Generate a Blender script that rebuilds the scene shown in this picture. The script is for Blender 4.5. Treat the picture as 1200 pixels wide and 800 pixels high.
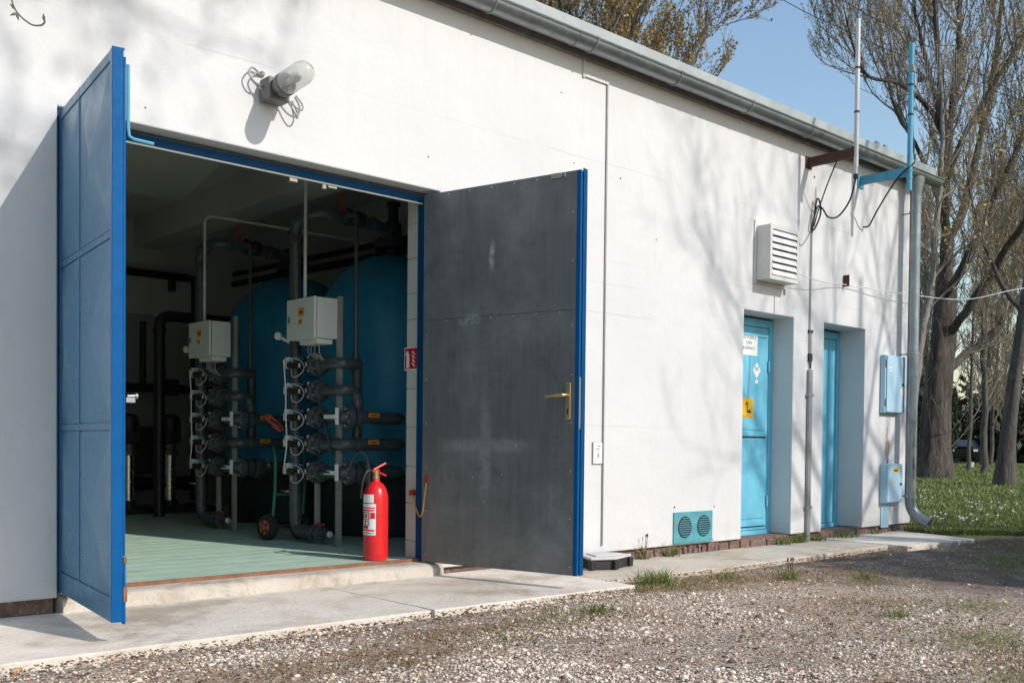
import bpy, math, random
import numpy as np
from mathutils import Vector, Matrix
R = math.radians
for o in list(bpy.data.objects): bpy.data.objects.remove(o)
scene = bpy.context.scene
col = scene.collection

# ------------------------------------------------------------------ camera, sky, sun, exposure
yaw, pitch, roll = 0.73769, -0.02201, 0.010285
F = Vector((math.sin(yaw)*math.cos(pitch), math.cos(yaw)*math.cos(pitch), math.sin(pitch)))
Rt = Vector((math.cos(yaw), -math.sin(yaw), 0)); U = Rt.cross(F)
Rr = Rt*math.cos(roll) + U*math.sin(roll); Ur = -Rt*math.sin(roll) + U*math.cos(roll)
cam = bpy.data.cameras.new('camera'); cam_o = bpy.data.objects.new('camera', cam); col.objects.link(cam_o)
m = Matrix((Rr, Ur, -F)).transposed().to_4x4(); m.translation = (0, -5.10985, 0.8116)
cam_o.matrix_world = m
cam.sensor_width = 36; cam.lens = 35.285; cam.shift_y = 145.28/1200; cam.clip_end = 2000; cam.clip_start = 0.05
scene.camera = cam_o

SUN = Vector((0.265, -1.0, 0.72)).normalized()          # towards the sun
w = bpy.data.worlds.new('World'); scene.world = w; w.use_nodes = True
nt = w.node_tree; nt.nodes.clear()
sky = nt.nodes.new('ShaderNodeTexSky'); sky.sky_type = 'NISHITA'; sky.sun_disc = False
sky.sun_elevation = math.asin(SUN.z); sky.sun_rotation = math.atan2(SUN.x, SUN.y)
sky.air_density = 1.45; sky.dust_density = 0.9; sky.ozone_density = 2.6
bg = nt.nodes.new('ShaderNodeBackground'); bg.inputs['Strength'].default_value = 0.15
wo = nt.nodes.new('ShaderNodeOutputWorld')
nt.links.new(sky.outputs[0], bg.inputs[0]); nt.links.new(bg.outputs[0], wo.inputs[0])
sl = bpy.data.lights.new('sun', 'SUN'); sl.energy = 3.1; sl.angle = R(0.55); sl.color = (1.0, 0.94, 0.87)
so = bpy.data.objects.new('sun', sl); col.objects.link(so); so.rotation_euler = SUN.to_track_quat('Z', 'Y').to_euler()
so.location = (3, -20, 25)
scene.view_settings.view_transform = 'Standard'; scene.view_settings.look = 'None'
scene.view_settings.exposure = 0.25; scene.view_settings.gamma = 1.0
scene.render.engine = 'CYCLES'
scene.cycles.max_bounces = 8; scene.cycles.diffuse_bounces = 4

rng = random.Random(7)

# ------------------------------------------------------------------ material helpers
def hexc(r, g, b):
    f = lambda c: ((c/255+.055)/1.055)**2.4 if c/255 > .04045 else c/255/12.92
    return (f(r), f(g), f(b), 1)
class NT:
    def __init__(s, name):
        s.m = bpy.data.materials.new(name); s.m.use_nodes = True
        s.t = s.m.node_tree; s.p = s.t.nodes['Principled BSDF']; s._pos = None
    def n(s, typ, **kw):
        nd = s.t.nodes.new(typ)
        for k, v in kw.items(): setattr(nd, k, v)
        return nd
    def l(s, a, b): s.t.links.new(a, b)
    def pos(s):
        if s._pos is None: s._pos = s.n('ShaderNodeNewGeometry').outputs['Position']
        return s._pos
    def noise(s, scale, detail=4, rough=.6, vec=None, stretch=None, dist=0):
        v = vec or s.pos()
        if stretch:
            mp = s.n('ShaderNodeMapping'); mp.inputs['Scale'].default_value = stretch; s.l(v, mp.inputs[0]); v = mp.outputs[0]
        nd = s.n('ShaderNodeTexNoise'); nd.inputs['Scale'].default_value = scale; nd.inputs['Detail'].default_value = detail
        nd.inputs['Roughness'].default_value = rough; nd.inputs['Distortion'].default_value = dist
        s.l(v, nd.inputs['Vector']); return nd.outputs['Fac']
    def voro(s, scale, feature='F1', out='Distance', vec=None):
        nd = s.n('ShaderNodeTexVoronoi', feature=feature); nd.inputs['Scale'].default_value = scale
        s.l(vec or s.pos(), nd.inputs['Vector']); return nd.outputs[out]
    def ramp(s, fac, stops):
        nd = s.n('ShaderNodeValToRGB'); e = nd.color_ramp.elements
        while len(e) < len(stops): e.new(0.5)
        for i, (p, c) in enumerate(stops):
            e[i].position = p; e[i].color = c if len(c) == 4 else (*c, 1)
        s.l(fac, nd.inputs[0]); return nd.outputs[0]
    def mr(s, v, a, b, c=0., d=1.):
        nd = s.n('ShaderNodeMapRange'); nd.interpolation_type = 'SMOOTHSTEP'
        for i, x in zip((1, 2, 3, 4), (a, b, c, d)): nd.inputs[i].default_value = x
        s.l(v, nd.inputs[0]); return nd.outputs[0]
    def math(s, op, a, b=None, c=None):
        nd = s.n('ShaderNodeMath', operation=op)
        for i, x in enumerate((a, b, c)):
            if x is None: continue
            if isinstance(x, (int, float)): nd.inputs[i].default_value = x
            else: s.l(x, nd.inputs[i])
        return nd.outputs[0]
    def mix(s, fac, a, b, blend='MIX'):
        nd = s.n('ShaderNodeMix', data_type='RGBA', blend_type=blend)
        for i, x in zip((0, 6, 7), (fac, a, b)):
            if isinstance(x, (int, float)): nd.inputs[i].default_value = x
            elif isinstance(x, tuple): nd.inputs[i].default_value = x if len(x) == 4 else (*x, 1)
            else: s.l(x, nd.inputs[i])
        return nd.outputs[2]
    def xyz(s, vec=None):
        nd = s.n('ShaderNodeSeparateXYZ'); s.l(vec or s.pos(), nd.inputs[0]); return nd.outputs
    def col(s, c):
        if isinstance(c, tuple): s.p.inputs['Base Color'].default_value = c if len(c) == 4 else (*c, 1)
        else: s.l(c, s.p.inputs['Base Color'])
    def rough(s, r):
        if isinstance(r, (int, float)): s.p.inputs['Roughness'].default_value = r
        else: s.l(r, s.p.inputs['Roughness'])
    def metal(s, v): s.p.inputs['Metallic'].default_value = v
    def bump(s, h, strength=.3, dist=.01):
        nd = s.n('ShaderNodeBump'); nd.inputs['Strength'].default_value = strength; nd.inputs['Distance'].default_value = dist
        s.l(h, nd.inputs['Height']); s.l(nd.outputs[0], s.p.inputs['Normal'])

MATS = {}
def simple(name, c, rough=.5, metal=0., var=.18, scale=6., bump=.05, bscale=60., stretch=None, dirt=None, spec=None):
    """painted / cast surface: base colour with soft tonal variation, optional dirt tone, fine relief"""
    t = NT(name)
    c4 = c if len(c) == 4 else (*c, 1)
    dk = tuple(x*(1-var) for x in c4[:3]); lt = tuple(min(1, x*(1+var)) for x in c4[:3])
    base = t.ramp(t.noise(scale, 5, .62, stretch=stretch), [(.25, dk), (.75, lt)])
    if dirt:
        base = t.mix(t.mr(t.noise(scale*2.3, 6, .7), .52, .78, 0, dirt[1]), base, dirt[0])
    t.col(base)
    t.rough(t.mr(t.noise(scale*3, 3), .2, .8, max(.03, rough-.1), min(1, rough+.12)))
    t.metal(metal)
    if spec is not None: t.p.inputs['Specular IOR Level'].default_value = spec
    if bump: t.bump(t.noise(bscale, 4, .6), bump, .004)
    MATS[name] = t.m
    return t.m

# white plaster wall with hairlines, faint streaks and splash dirt at the foot
t = NT('plaster_white')
x, y, z = t.xyz()
base = t.ramp(t.noise(1.1, 5, .6), [(.3, (.605, .60, .595)), (.7, (.655, .65, .645))])
base = t.mix(t.mr(t.noise(2.2, 5, .7, stretch=(3.2, 1, .28)), .52, .8, 0, .22), base, (.47, .47, .46, 1))
wob = t.math('MULTIPLY', t.math('SUBTRACT', t.noise(.9, 4, .7), .5), .05)
zz = t.math('ADD', z, wob)
for z0 in (2.9, 2.01, 1.79, 2.18, .95):
    d = t.math('ABSOLUTE', t.math('SUBTRACT', zz, z0 + .0))
    ln = t.math('MULTIPLY', t.mr(d, .0015, .006, 1, 0), t.mr(t.noise(.8, 3), .42, .6, 0, .38))
    base = t.mix(ln, base, (.38, .37, .35, 1))
foot = t.math('MULTIPLY', t.mr(z, .0, .3, 1, 0), t.mr(t.noise(5, 6, .7), .4, .75, 0, .55))
base = t.mix(foot, base, (.50, .46, .40, 1))
spk = t.mr(t.voro(2.6), .006, .012, 1, 0)
spk2 = t.math('MULTIPLY', spk, t.mr(t.noise(.6, 2), .58, .66, 0, .6))
base = t.mix(spk2, base, (.15, .14, .13, 1))
stk = t.math('MULTIPLY', t.mr(z, 2.6, 3.5, 0, 1), t.mr(t.noise(3.4, 6, .7, stretch=(2.6, 1, .10)), .5, .72, 0, .18))
base = t.mix(stk, base, (.40, .385, .355, 1))
ptc = t.mr(t.noise(1.7, 3, .5, dist=1.2), .56, .60, 0, .10)
base = t.mix(ptc, base, (.68, .675, .66, 1))
t.col(base); t.rough(.92)
h = t.math('ADD', t.math('ADD', t.math('MULTIPLY', t.noise(7, 4, .6), .8), t.math('MULTIPLY', t.noise(2.6, 3, .5, dist=.8), 1.1)), t.math('MULTIPLY', t.noise(140, 3, .6), .22))
t.bump(h, .45, .014); MATS['plaster'] = t.m

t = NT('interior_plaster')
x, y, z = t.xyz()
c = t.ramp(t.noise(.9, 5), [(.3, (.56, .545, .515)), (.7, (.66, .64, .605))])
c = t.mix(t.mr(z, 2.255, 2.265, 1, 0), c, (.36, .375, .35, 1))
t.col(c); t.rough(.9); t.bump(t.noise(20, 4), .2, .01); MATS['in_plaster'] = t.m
simple('ceiling_dark', (.36, .35, .33), .9, 0, .15, 1.2)  # even grey for the lower slab, darker than the other ceiling parts
simple('reveal_grey', (.62, .62, .60), .9, 0, .1, 3, .2, 40)

# concrete: apron and walkway
def concrete(name, a, b, stain, ssc=1.6):
    t = NT(name)
    c = t.ramp(t.noise(2.1, 8, .68), [(.28, a), (.72, b)])
    c = t.mix(t.mr(t.noise(ssc, 6, .72, dist=.6), .46, .74, 0, .85), c, stain)
    c = t.mix(t.mr(t.noise(ssc*.45, 7, .78), .54, .66, 0, .5), c, tuple(v*.62 for v in stain))
    c = t.mix(t.mr(t.voro(7), .02, .05, .55, 0), c, (.13, .10, .08, 1))
    c = t.mix(t.mr(t.noise(90, 3, .7), .58, .7, 0, .35), c, (.2, .18, .16, 1))
    t.col(c); t.rough(.93)
    t.bump(t.math('ADD', t.noise(12, 6, .7), t.math('MULTIPLY', t.noise(150, 3), .5)), .7, .014)
    MATS[name] = t.m
concrete('concrete_apron', (.64, .565, .48), (.81, .735, .64), (.44, .35, .265))
concrete('concrete_walk', (.44, .39, .32), (.62, .555, .465), (.35, .24, .15))
concrete('concrete_step', (.44, .39, .325), (.64, .585, .51), (.30, .22, .15), 5)

# gravel / soil / lawn sheet
t = NT('ground_mix')
x, y, z = t.xyz()
soil = t.ramp(t.noise(1.3, 8, .7), [(.25, (.20, .122, .076)), (.5, (.42, .295, .205)), (.78, (.58, .44, .325))])
peb = t.voro(85, out='Color'); sep = t.n('ShaderNodeSeparateColor'); t.l(peb, sep.inputs[0])
pc = t.ramp(sep.outputs[0], [(0, (.05, .035, .025)), (.25, (.22, .16, .115)), (.5, (.50, .405, .32)), (1, (.76, .69, .61))])
soil = t.mix(t.mr(t.noise(3, 5, .7), .35, .62, .25, .85), soil, pc)
peb2 = t.voro(190, out='Color'); sep2 = t.n('ShaderNodeSeparateColor'); t.l(peb2, sep2.inputs[0])
soil = t.mix(t.mr(sep2.outputs[1], .7, .78, 0, .75), soil, (.085, .055, .04, 1))
shade_soil = t.math('MULTIPLY', t.mr(t.math('ADD', x, t.math('MULTIPLY', t.noise(1.1, 5, .7), 2.5)), 7.0, 8.4), t.mr(t.noise(2.3, 6, .75), .3, .55, .35, .95))  # browner earth at the right, painted darker to deepen the shade there
brn = t.math('MULTIPLY', t.mr(t.noise(.85, 7, .75, dist=.4), .5, .66, 0, .75), t.mr(t.noise(14, 5, .75), .35, .6, .3, 1))
soil = t.mix(brn, soil, (.20, .125, .08, 1))
soil = t.mix(shade_soil, soil, (.105, .075, .058, 1))
grass = t.ramp(t.noise(2.5, 7, .7), [(.25, (.055, .075, .022)), (.6, (.105, .14, .04)), (.85, (.18, .18, .075))])
bound = t.math('ADD', t.math('ADD', y, t.math('MULTIPLY', x, .09)), t.math('MULTIPLY', t.noise(.9, 5, .7), .9))
lawn = t.math('MULTIPLY', t.mr(bound, .22, .55), t.mr(t.math('ADD', x, t.noise(2, 3)), 10.3, 10.8))
far = t.mr(x, 14, 20)
lawn = t.math('MAXIMUM', lawn, t.math('MULTIPLY', far, t.mr(t.noise(.35, 4, .6), .25, .4)))
litter = t.math('MULTIPLY', far, t.mr(t.noise(.22, 6, .75), .5, .62, 0, .85))
gr = t.mix(litter, grass, (.16, .105, .06, 1))
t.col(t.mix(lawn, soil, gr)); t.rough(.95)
vd = t.voro(85)
t.bump(t.math('ADD', t.math('MULTIPLY', vd, -.6), t.noise(9, 6, .7)), .7, .02); MATS['ground'] = t.m

# stones: colour from per-stone attribute
t = NT('gravel_stone')
at = t.n('ShaderNodeAttribute'); at.attribute_name = 'tone'
c = t.ramp(at.outputs['Fac'], [(0, (.11, .075, .055)), (.18, (.29, .20, .14)), (.34, (.58, .465, .365)), (.78, (.72, .62, .515)), (.97, (.82, .75, .66)), (1, (.50, .29, .17))])
t.col(c); t.rough(.85); t.bump(t.noise(200, 3), .2, .002); MATS['stone'] = t.m
def attr_mat(name, stops, rough=.7, trans=0):
    t = NT(name); at = t.n('ShaderNodeAttribute'); at.attribute_name = 'tone'
    t.col(t.ramp(at.outputs['Fac'], stops)); t.rough(rough)
    if trans:
        tr = t.n('ShaderNodeBsdfTranslucent'); mx = t.n('ShaderNodeMixShader'); mx.inputs[0].default_value = trans
        t.l(t.ramp(at.outputs['Fac'], stops), tr.inputs[0])
        out = t.t.nodes['Material Output']; t.l(t.p.outputs[0], mx.inputs[1]); t.l(tr.outputs[0], mx.inputs[2]); t.l(mx.outputs[0], out.inputs[0])
    MATS[name] = t.m
attr_mat('grass_blade', [(0, (.10, .13, .035)), (.5, (.175, .225, .06)), (.85, (.25, .27, .095)), (1, (.38, .32, .15))], .6, .25)
attr_mat('dry_blade', [(0, (.16, .09, .04)), (.5, (.30, .19, .09)), (.85, (.42, .31, .17)), (1, (.14, .16, .05))], .8, .15)
attr_mat('litter_leaf', [(0, (.035, .022, .015)), (.35, (.10, .055, .03)), (.65, (.24, .13, .065)), (1, (.42, .27, .15))], .8)
attr_mat('bud_leaf', [(0, (.26, .16, .045)), (.4, (.42, .28, .085)), (.75, (.50, .38, .13)), (1, (.36, .34, .11))], .6, .3)
attr_mat('evergreen_leaf', [(0, (.012, .02, .008)), (.6, (.03, .042, .015)), (1, (.07, .07, .028))], .7, .1)
simple('petal_white', (.8, .8, .76), .6, 0, .05, 4, 0)

# bark
def bark(name, a, b, c3, sc=9):
    t = NT(name)
    n1 = t.noise(sc, 6, .7, stretch=(1, 1, .22), dist=.8)
    cc = t.ramp(n1, [(.3, a), (.5, b), (.75, c3)])
    t.col(cc); t.rough(.95); t.bump(n1, 1.0, .12); MATS[name] = t.m
bark('bark_poplar', (.018, .014, .012), (.075, .060, .050), (.17, .14, .118), 6)
bark('bark_pale', (.15, .14, .125), (.32, .30, .27), (.44, .42, .39), 14)
bark('bark_grey', (.05, .042, .036), (.11, .095, .082), (.17, .15, .13))
simple('twig_bark', (.19, .16, .13), .9, 0, .35, 3, 0)
simple('twig_pale', (.22, .19, .155), .9, 0, .3, 3, 0)

# paints and metals
simple('blue_frame_paint', hexc(1, 66, 108), .5, 0, .12, 14, .06, 80, dirt=((.02, .06, .10), .5), spec=.15)
simple('blue_edge_paint', hexc(6, 84, 142), .55, 0, .12, 14, .06, 80, dirt=((.012, .10, .26), .6), spec=.12)
t = NT('blue_panel_paint')
c = t.ramp(t.noise(2.4, 6, .65, stretch=(1, 1, .6)), [(.28, (.052, .160, .275)), (.72, (.075, .20, .325))])
c = t.mix(t.mr(t.noise(5, 6, .7), .6, .9, 0, .15), c, (.19, .24, .33, 1))
t.p.inputs['Specular IOR Level'].default_value = .35
t.col(c); t.rough(t.mr(t.noise(7, 4), .3, .7, .25, .42)); t.bump(t.noise(3.5, 3), .05, .02); MATS['blue_panel'] = t.m
# dark sheet-steel door lining with vertical brushing and a pale cross-shaped stain (local coordinates)
t = NT('grey_sheet_steel')
tc = t.n('ShaderNodeTexCoord').outputs['Object']
sx, sy, sz = t.xyz(tc)
c = t.ramp(t.noise(26, 5, .6, vec=tc, stretch=(1, 1, .06)), [(.25, (.115, .122, .122)), (.75, (.165, .174, .172))])
c = t.mix(t.mr(t.noise(1.7, 6, .7, vec=tc), .42, .75, 0, .75), c, (.27, .285, .283, 1))
c = t.mix(t.mr(t.noise(4.5, 7, .8, vec=tc, dist=.5), .5, .72, 0, .5), c, (.085, .09, .092, 1))
wv = t.math('MULTIPLY', t.math('SUBTRACT', t.noise(7, 4, .7, vec=tc), .5), .09)
du = t.math('ABSOLUTE', t.math('ADD', t.math('SUBTRACT', sx, .49), wv)); dv = t.math('ABSOLUTE', t.math('ADD', t.math('SUBTRACT', sz, .80), wv))
arm_v = t.math('MULTIPLY', t.mr(du, .012, .06, 1, 0), t.mr(dv, .16, .46, 1, 0))
arm_h = t.math('MULTIPLY', t.mr(dv, .012, .055, 1, 0), t.mr(du, .2, .42, 1, 0))
st = t.math('MULTIPLY', t.math('MAXIMUM', arm_v, arm_h), t.mr(t.noise(20, 6, .75, vec=tc), .3, .65, .15, .55))
c = t.mix(st, c, (.33, .355, .36, 1))
du2 = t.math('ABSOLUTE', t.math('ADD', t.math('SUBTRACT', sx, .53), wv)); dv2 = t.math('ABSOLUTE', t.math('ADD', t.math('SUBTRACT', sz, 1.95), wv))
s2 = t.math('MULTIPLY', t.math('MULTIPLY', t.mr(du2, .005, .03, 1, 0), t.mr(dv2, .03, .12, 1, 0)), t.mr(t.noise(30, 5, .7, vec=tc), .35, .6, .2, .7))
c = t.mix(s2, c, (.50, .55, .56, 1))
s3 = t.math('MULTIPLY', t.math('MULTIPLY', t.mr(t.math('ABSOLUTE', t.math('SUBTRACT', sx, .36)), .02, .12, 1, 0), t.mr(t.math('ABSOLUTE', t.math('SUBTRACT', sz, 1.575)), .01, .05, 1, 0)), t.mr(t.noise(24, 5, .7, vec=tc), .4, .62, 0, .6))
c = t.mix(s3, c, (.46, .51, .54, 1))
ft = t.math('MULTIPLY', t.mr(sz, .08, .4, 1, 0), t.mr(t.noise(11, 6, .75, vec=tc), .42, .7, 0, .7))
c = t.mix(ft, c, (.20, .185, .16, 1))
sp = t.mr(t.voro(16, vec=tc), .03, .06, .55, 0)
c = t.mix(sp, c, (.28, .3, .31, 1))
t.col(c); t.rough(t.mr(t.noise(5, 5, vec=tc), .3, .7, .42, .62)); t.metal(.25)
t.bump(t.noise(3, 3, vec=tc), .15, .02); MATS['sheet'] = t.m
simple('light_blue_paint', hexc(108, 186, 210), .5, 0, .12, 3.5, .08, 50, stretch=(1, 1, .3), dirt=((.34, .56, .66), .5))
simple('pale_blue_paint', hexc(165, 200, 216), .5, 0, .08, 5, .06, 50, dirt=((.36, .42, .42), .35))
simple('pole_blue_paint', hexc(82, 158, 186), .5, 0, .12, 8, .05, 50)
simple('teal_paint', hexc(80, 150, 160), .6, 0, .25, 9, .1, 50, dirt=((.12, .19, .18), .7))
simple('zinc', (.27, .295, .30), .38, .75, .22, 5, .06, 40, stretch=(.5, 1, 1), dirt=((.16, .165, .16), .5))
simple('zinc_light', (.50, .545, .55), .55, .25, .12, 3, .05, 40, dirt=((.3, .31, .29), .5))
simple('brown_board', (.22, .19, .165), .9, 0, .3, 10, .2, 60)
simple('rust_brown', (.075, .03, .024), .8, 0, .3, 20, .2, 80, dirt=((.14, .06, .03), .7))
simple('galvanised_grey', (.30, .31, .31), .5, .5, .15, 10, .05)
simple('mast_white', (.52, .52, .51), .5, .1, .1, 8, .03)
simple('cable_black', (.012, .012, .013), .5, 0, .2, 10, 0)
simple('cable_grey', (.30, .295, .28), .6, 0, .15, 10, 0)
simple('cable_white', (.70, .70, .67), .5, 0, .1, 10, 0)
simple('vent_grey', (.60, .585, .55), .55, 0, .08, 6, .05, dirt=((.42, .38, .33), .4))
simple('vent_slat', (.70, .70, .68), .5, 0, .06, 6, .04)
simple('dark_gap', (.02, .02, .02), .9, 0, .2, 5, 0)
simple('lamp_metal', (.17, .17, .165), .55, .5, .2, 25, .1, dirt=((.25, .22, .18), .6))
simple('brass', (.55, .41, .19), .35, .85, .12, 20, .03)
simple('steel_bright', (.62, .62, .60), .3, .9, .1, 20, .03)
simple('rubble_plinth', (.17, .105, .085), .95, 0, .5, 22, .6, 45, dirt=((.46, .41, .36), .9))
simple('beige_render', (.40, .32, .24), .95, 0, .25, 14, .3, 50)
simple('tank_blue', (.012, .225, .42), .5, 0, .22, 8, .25, 75, stretch=(1, 1, .35))
simple('tank_dark', (.012, .02, .026), .6, 0, .3, 8, .05)
simple('pvc_grey', (.062, .074, .080), .33, 0, .12, 5, 0)
simple('pvc_black', (.018, .020, .022), .42, 0, .15, 5, 0)
simple('bolt_grey', (.22, .23, .23), .45, .5, .1, 20, 0)
simple('post_steel', (.33, .315, .28), .55, .35, .15, 12, .05)
simple('cabinet_paint', (.66, .68, .655), .5, 0, .05, 4, .03, 80)
simple('orange_label', (.75, .27, .02), .6, 0, .08, 30, 0)
simple('label_ink', (.10, .05, .02), .7, 0, .1, 30, 0)
simple('ink_black', (.02, .02, .02), .7, 0, .1, 30, 0)
simple('ink_grey', (.16, .16, .16), .7, 0, .1, 30, 0)
simple('red_lever', (.36, .05, .025), .5, 0, .1, 15, .03)
simple('red_paint', (.66, .018, .022), .28, 0, .08, 9, .03, 30)
simple('red_sign', (.50, .012, .02), .4, 0, .05, 20, 0)
simple('sign_white', (.78, .77, .75), .5, 0, .05, 10, 0)
simple('paper_white', (.78, .79, .78), .7, 0, .05, 10, .02)
simple('sign_yellow', (.78, .44, .015), .55, 0, .08, 12, 0)
simple('tile_cream', (.55, .53, .47), .35, 0, .06, 3, .03)
simple('rubber_black', (.018, .018, .018), .8, 0, .2, 12, .1)
simple('wheel_red', (.48, .10, .07), .5, 0, .1, 12, 0)
simple('green_tube', (.015, .16, .10), .45, 0, .1, 12, 0)
simple('chrome', (.72, .71, .66), .22, .95, .06, 12, 0)
simple('plastic_black', (.022, .022, .022), .5, 0, .2, 12, .1)
simple('lid_grey', (.52, .53, .52), .6, 0, .1, 8, .05, dirt=((.33, .31, .28), .5))
simple('earth_cable', (.55, .36, .10), .5, 0, .2, 30, 0)
simple('rust_lip', (.23, .10, .05), .85, 0, .35, 22, .2, 80, dirt=((.04, .12, .25), .8))
simple('car_paint', (.012, .014, .018), .2, .2, .1, 2, 0)
simple('car_glass', (.03, .035, .04), .08, 0, .05, 2, 0)
simple('bucket_plastic', (.45, .62, .52), .5, 0, .08, 6, 0)
t = NT('floor_green')
c = t.ramp(t.noise(2.2, 7, .7, stretch=(.5, 2.5, 1)), [(.28, (.38, .53, .43)), (.72, (.50, .65, .54))])
c = t.mix(t.mr(t.noise(6, 6, .75), .52, .76, 0, .5), c, (.42, .50, .42, 1))
c = t.mix(t.mr(t.noise(4, 6, .8), .6, .8, 0, .6), c, (.20, .26, .20, 1))
t.col(c); t.rough(t.mr(t.noise(8, 4), .3, .7, .38, .6)); t.bump(t.noise(30, 4), .12, .004); MATS['floor_green'] = t.m
t = NT('lamp_glass'); t.col((.95, .95, .93)); t.rough(.12); t.p.inputs['Transmission Weight'].default_value = .9; t.p.inputs['IOR'].default_value = 1.3
t.bump(t.noise(60, 2), .1, .003); MATS['lamp_glass'] = t.m

# ------------------------------------------------------------------ mesh helpers
class MB:
    def __init__(s): s.v = []; s.f = []
    def add(s, v, f):
        b = len(s.v); s.v += [tuple(p) for p in v]; s.f += [tuple(i+b for i in q) for q in f]; return s
    def box(s, a, b, M=None):
        (x0, y0, z0), (x1, y1, z1) = a, b
        v = [Vector(p) for p in ((x0,y0,z0),(x1,y0,z0),(x1,y1,z0),(x0,y1,z0),(x0,y0,z1),(x1,y0,z1),(x1,y1,z1),(x0,y1,z1))]
        if M: v = [M @ p for p in v]
        return s.add(v, [(0,3,2,1),(4,5,6,7),(0,1,5,4),(1,2,6,5),(2,3,7,6),(3,0,4,7)])
    def tube(s, pts, r, n=10, cap=True, M=None):
        pts = [Vector(p) for p in pts]; k = len(pts)
        rs = r if isinstance(r, (list, tuple)) else [r]*k
        T = []
        for i in range(k):
            d = pts[min(i+1, k-1)] - pts[max(i-1, 0)]
            T.append(d.normalized() if d.length > 1e-9 else Vector((0, 0, 1)))
        ref = Vector((0, 0, 1)) if abs(T[0].z) < .9 else Vector((1, 0, 0))
        nrm = (ref - T[0]*ref.dot(T[0])).normalized()
        v = []
        for i in range(k):
            nrm = (nrm - T[i]*nrm.dot(T[i])); nrm = nrm.normalized() if nrm.length > 1e-6 else T[i].orthogonal().normalized()
            bn = T[i].cross(nrm)
            for j in range(n):
                a = 2*math.pi*j/n
                v.append(pts[i] + (nrm*math.cos(a) + bn*math.sin(a))*rs[i])
        f = []
        for i in range(k-1):
            for j in range(n):
                j2 = (j+1) % n
                f.append((i*n+j, i*n+j2, (i+1)*n+j2, (i+1)*n+j))
        if cap:
            f.append(tuple(range(n-1, -1, -1))); f.append(tuple((k-1)*n+j for j in range(n)))
        if M: v = [M @ p for p in v]
        return s.add(v, f)
    def lathe(s, prof, o, axis=(0, 0, 1), n=20, M=None):
        """prof: (radius, height along axis) pairs"""
        ax = Vector(axis).normalized(); a = ax.orthogonal().normalized(); b = ax.cross(a); o = Vector(o)
        v = []; k = len(prof)
        for r, h in prof:
            for j in range(n):
                t_ = 2*math.pi*j/n
                v.append(o + ax*h + (a*math.cos(t_) + b*math.sin(t_))*max(r, 1e-4))
        f = [(i*n+j, i*n+(j+1) % n, (i+1)*n+(j+1) % n, (i+1)*n+j) for i in range(k-1) for j in range(n)]
        f.append(tuple(range(n-1, -1, -1))); f.append(tuple((k-1)*n+j for j in range(n)))
        if M: v = [M @ p for p in v]
        return s.add(v, f)
    def prism(s, poly, d, M=None):
        """poly: 3D points, extruded by vector d"""
        d = Vector(d); n = len(poly); p = [Vector(q) for q in poly]
        v = p + [q+d for q in p]
        if M: v = [M @ q for q in v]
        f = [tuple(range(n-1, -1, -1)), tuple(range(n, 2*n))] + [(i, (i+1) % n, n+(i+1) % n, n+i) for i in range(n)]
        return s.add(v, f)
    def build(s, name, mat, parent=None, smooth=True, ang=38, bevel=0, tone=None):
        me = bpy.data.meshes.new(name); me.from_pydata(s.v, [], s.f); me.validate(); me.update()
        if smooth:
            me.shade_smooth(); me.set_sharp_from_angle(angle=R(ang))
        o = bpy.data.objects.new(name, me); col.objects.link(o)
        me.materials.append(MATS[mat] if isinstance(mat, str) else mat)
        if bevel:
            b = o.modifiers.new('bevel', 'BEVEL'); b.width = bevel; b.segments = 2; b.limit_method = 'ANGLE'; b.angle_limit = R(40)
        if parent:
            o.parent = parent
            if parent.type == 'EMPTY': o.matrix_parent_inverse = Matrix.Translation(parent.location).inverted()
        return o
def tag(o, label, cat, group=None):
    o['label'] = label; o['category'] = cat
    if group: o['group'] = group
    return o
def structure(o): o['kind'] = 'structure'; return o
def thing(name, label, cat, loc, group=None):
    o = bpy.data.objects.new(name, None); col.objects.link(o); o.location = loc; o.empty_display_size = .1
    return tag(o, label, cat, group)
def dup(root, offset, label, group=None):
    r = root.copy(); col.objects.link(r); r.location = Vector(root.location) + Vector(offset); r['label'] = label
    if group: r['group'] = group
    for ch in list(root.children):
        c = ch.copy(); col.objects.link(c); c.parent = r; c.matrix_parent_inverse = ch.matrix_parent_inverse
        for g in ch.children:
            d = g.copy(); col.objects.link(d); d.parent = c; d.matrix_parent_inverse = g.matrix_parent_inverse
    return r
def share(o, offset, parent=None):
    c = o.copy(); col.objects.link(c); c.location = Vector(o.location) + Vector(offset)
    if parent: c.parent = parent
    return c
def bezier(p0, p1, p2, p3, n=10):
    P = [Vector(p) for p in (p0, p1, p2, p3)]
    return [P[0]*(1-t)**3 + P[1]*3*t*(1-t)**2 + P[2]*3*t*t*(1-t) + P[3]*t**3 for t in [i/n for i in range(n+1)]]
def smooth_path(pts, n=6):
    P = [Vector(p) for p in pts]; out = []
    for i in range(len(P)-1):
        a = P[max(i-1, 0)]; b = P[i]; c = P[i+1]; d = P[min(i+2, len(P)-1)]
        for k in range(n):
            t = k/n
            out.append(.5*((2*b) + (c-a)*t + (2*a-5*b+4*c-d)*t*t + (3*b-a-3*c+d)*t**3))
    out.append(P[-1]); return out
def elbow(p, d0, d1, r, n=6):
    """rounded corner points at p coming along d0 and leaving along d1"""
    p = Vector(p); d0 = Vector(d0).normalized(); d1 = Vector(d1).normalized()
    return bezier(p-d0*r, p-d0*r*.45, p+d1*r*.45, p+d1*r, n)
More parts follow.
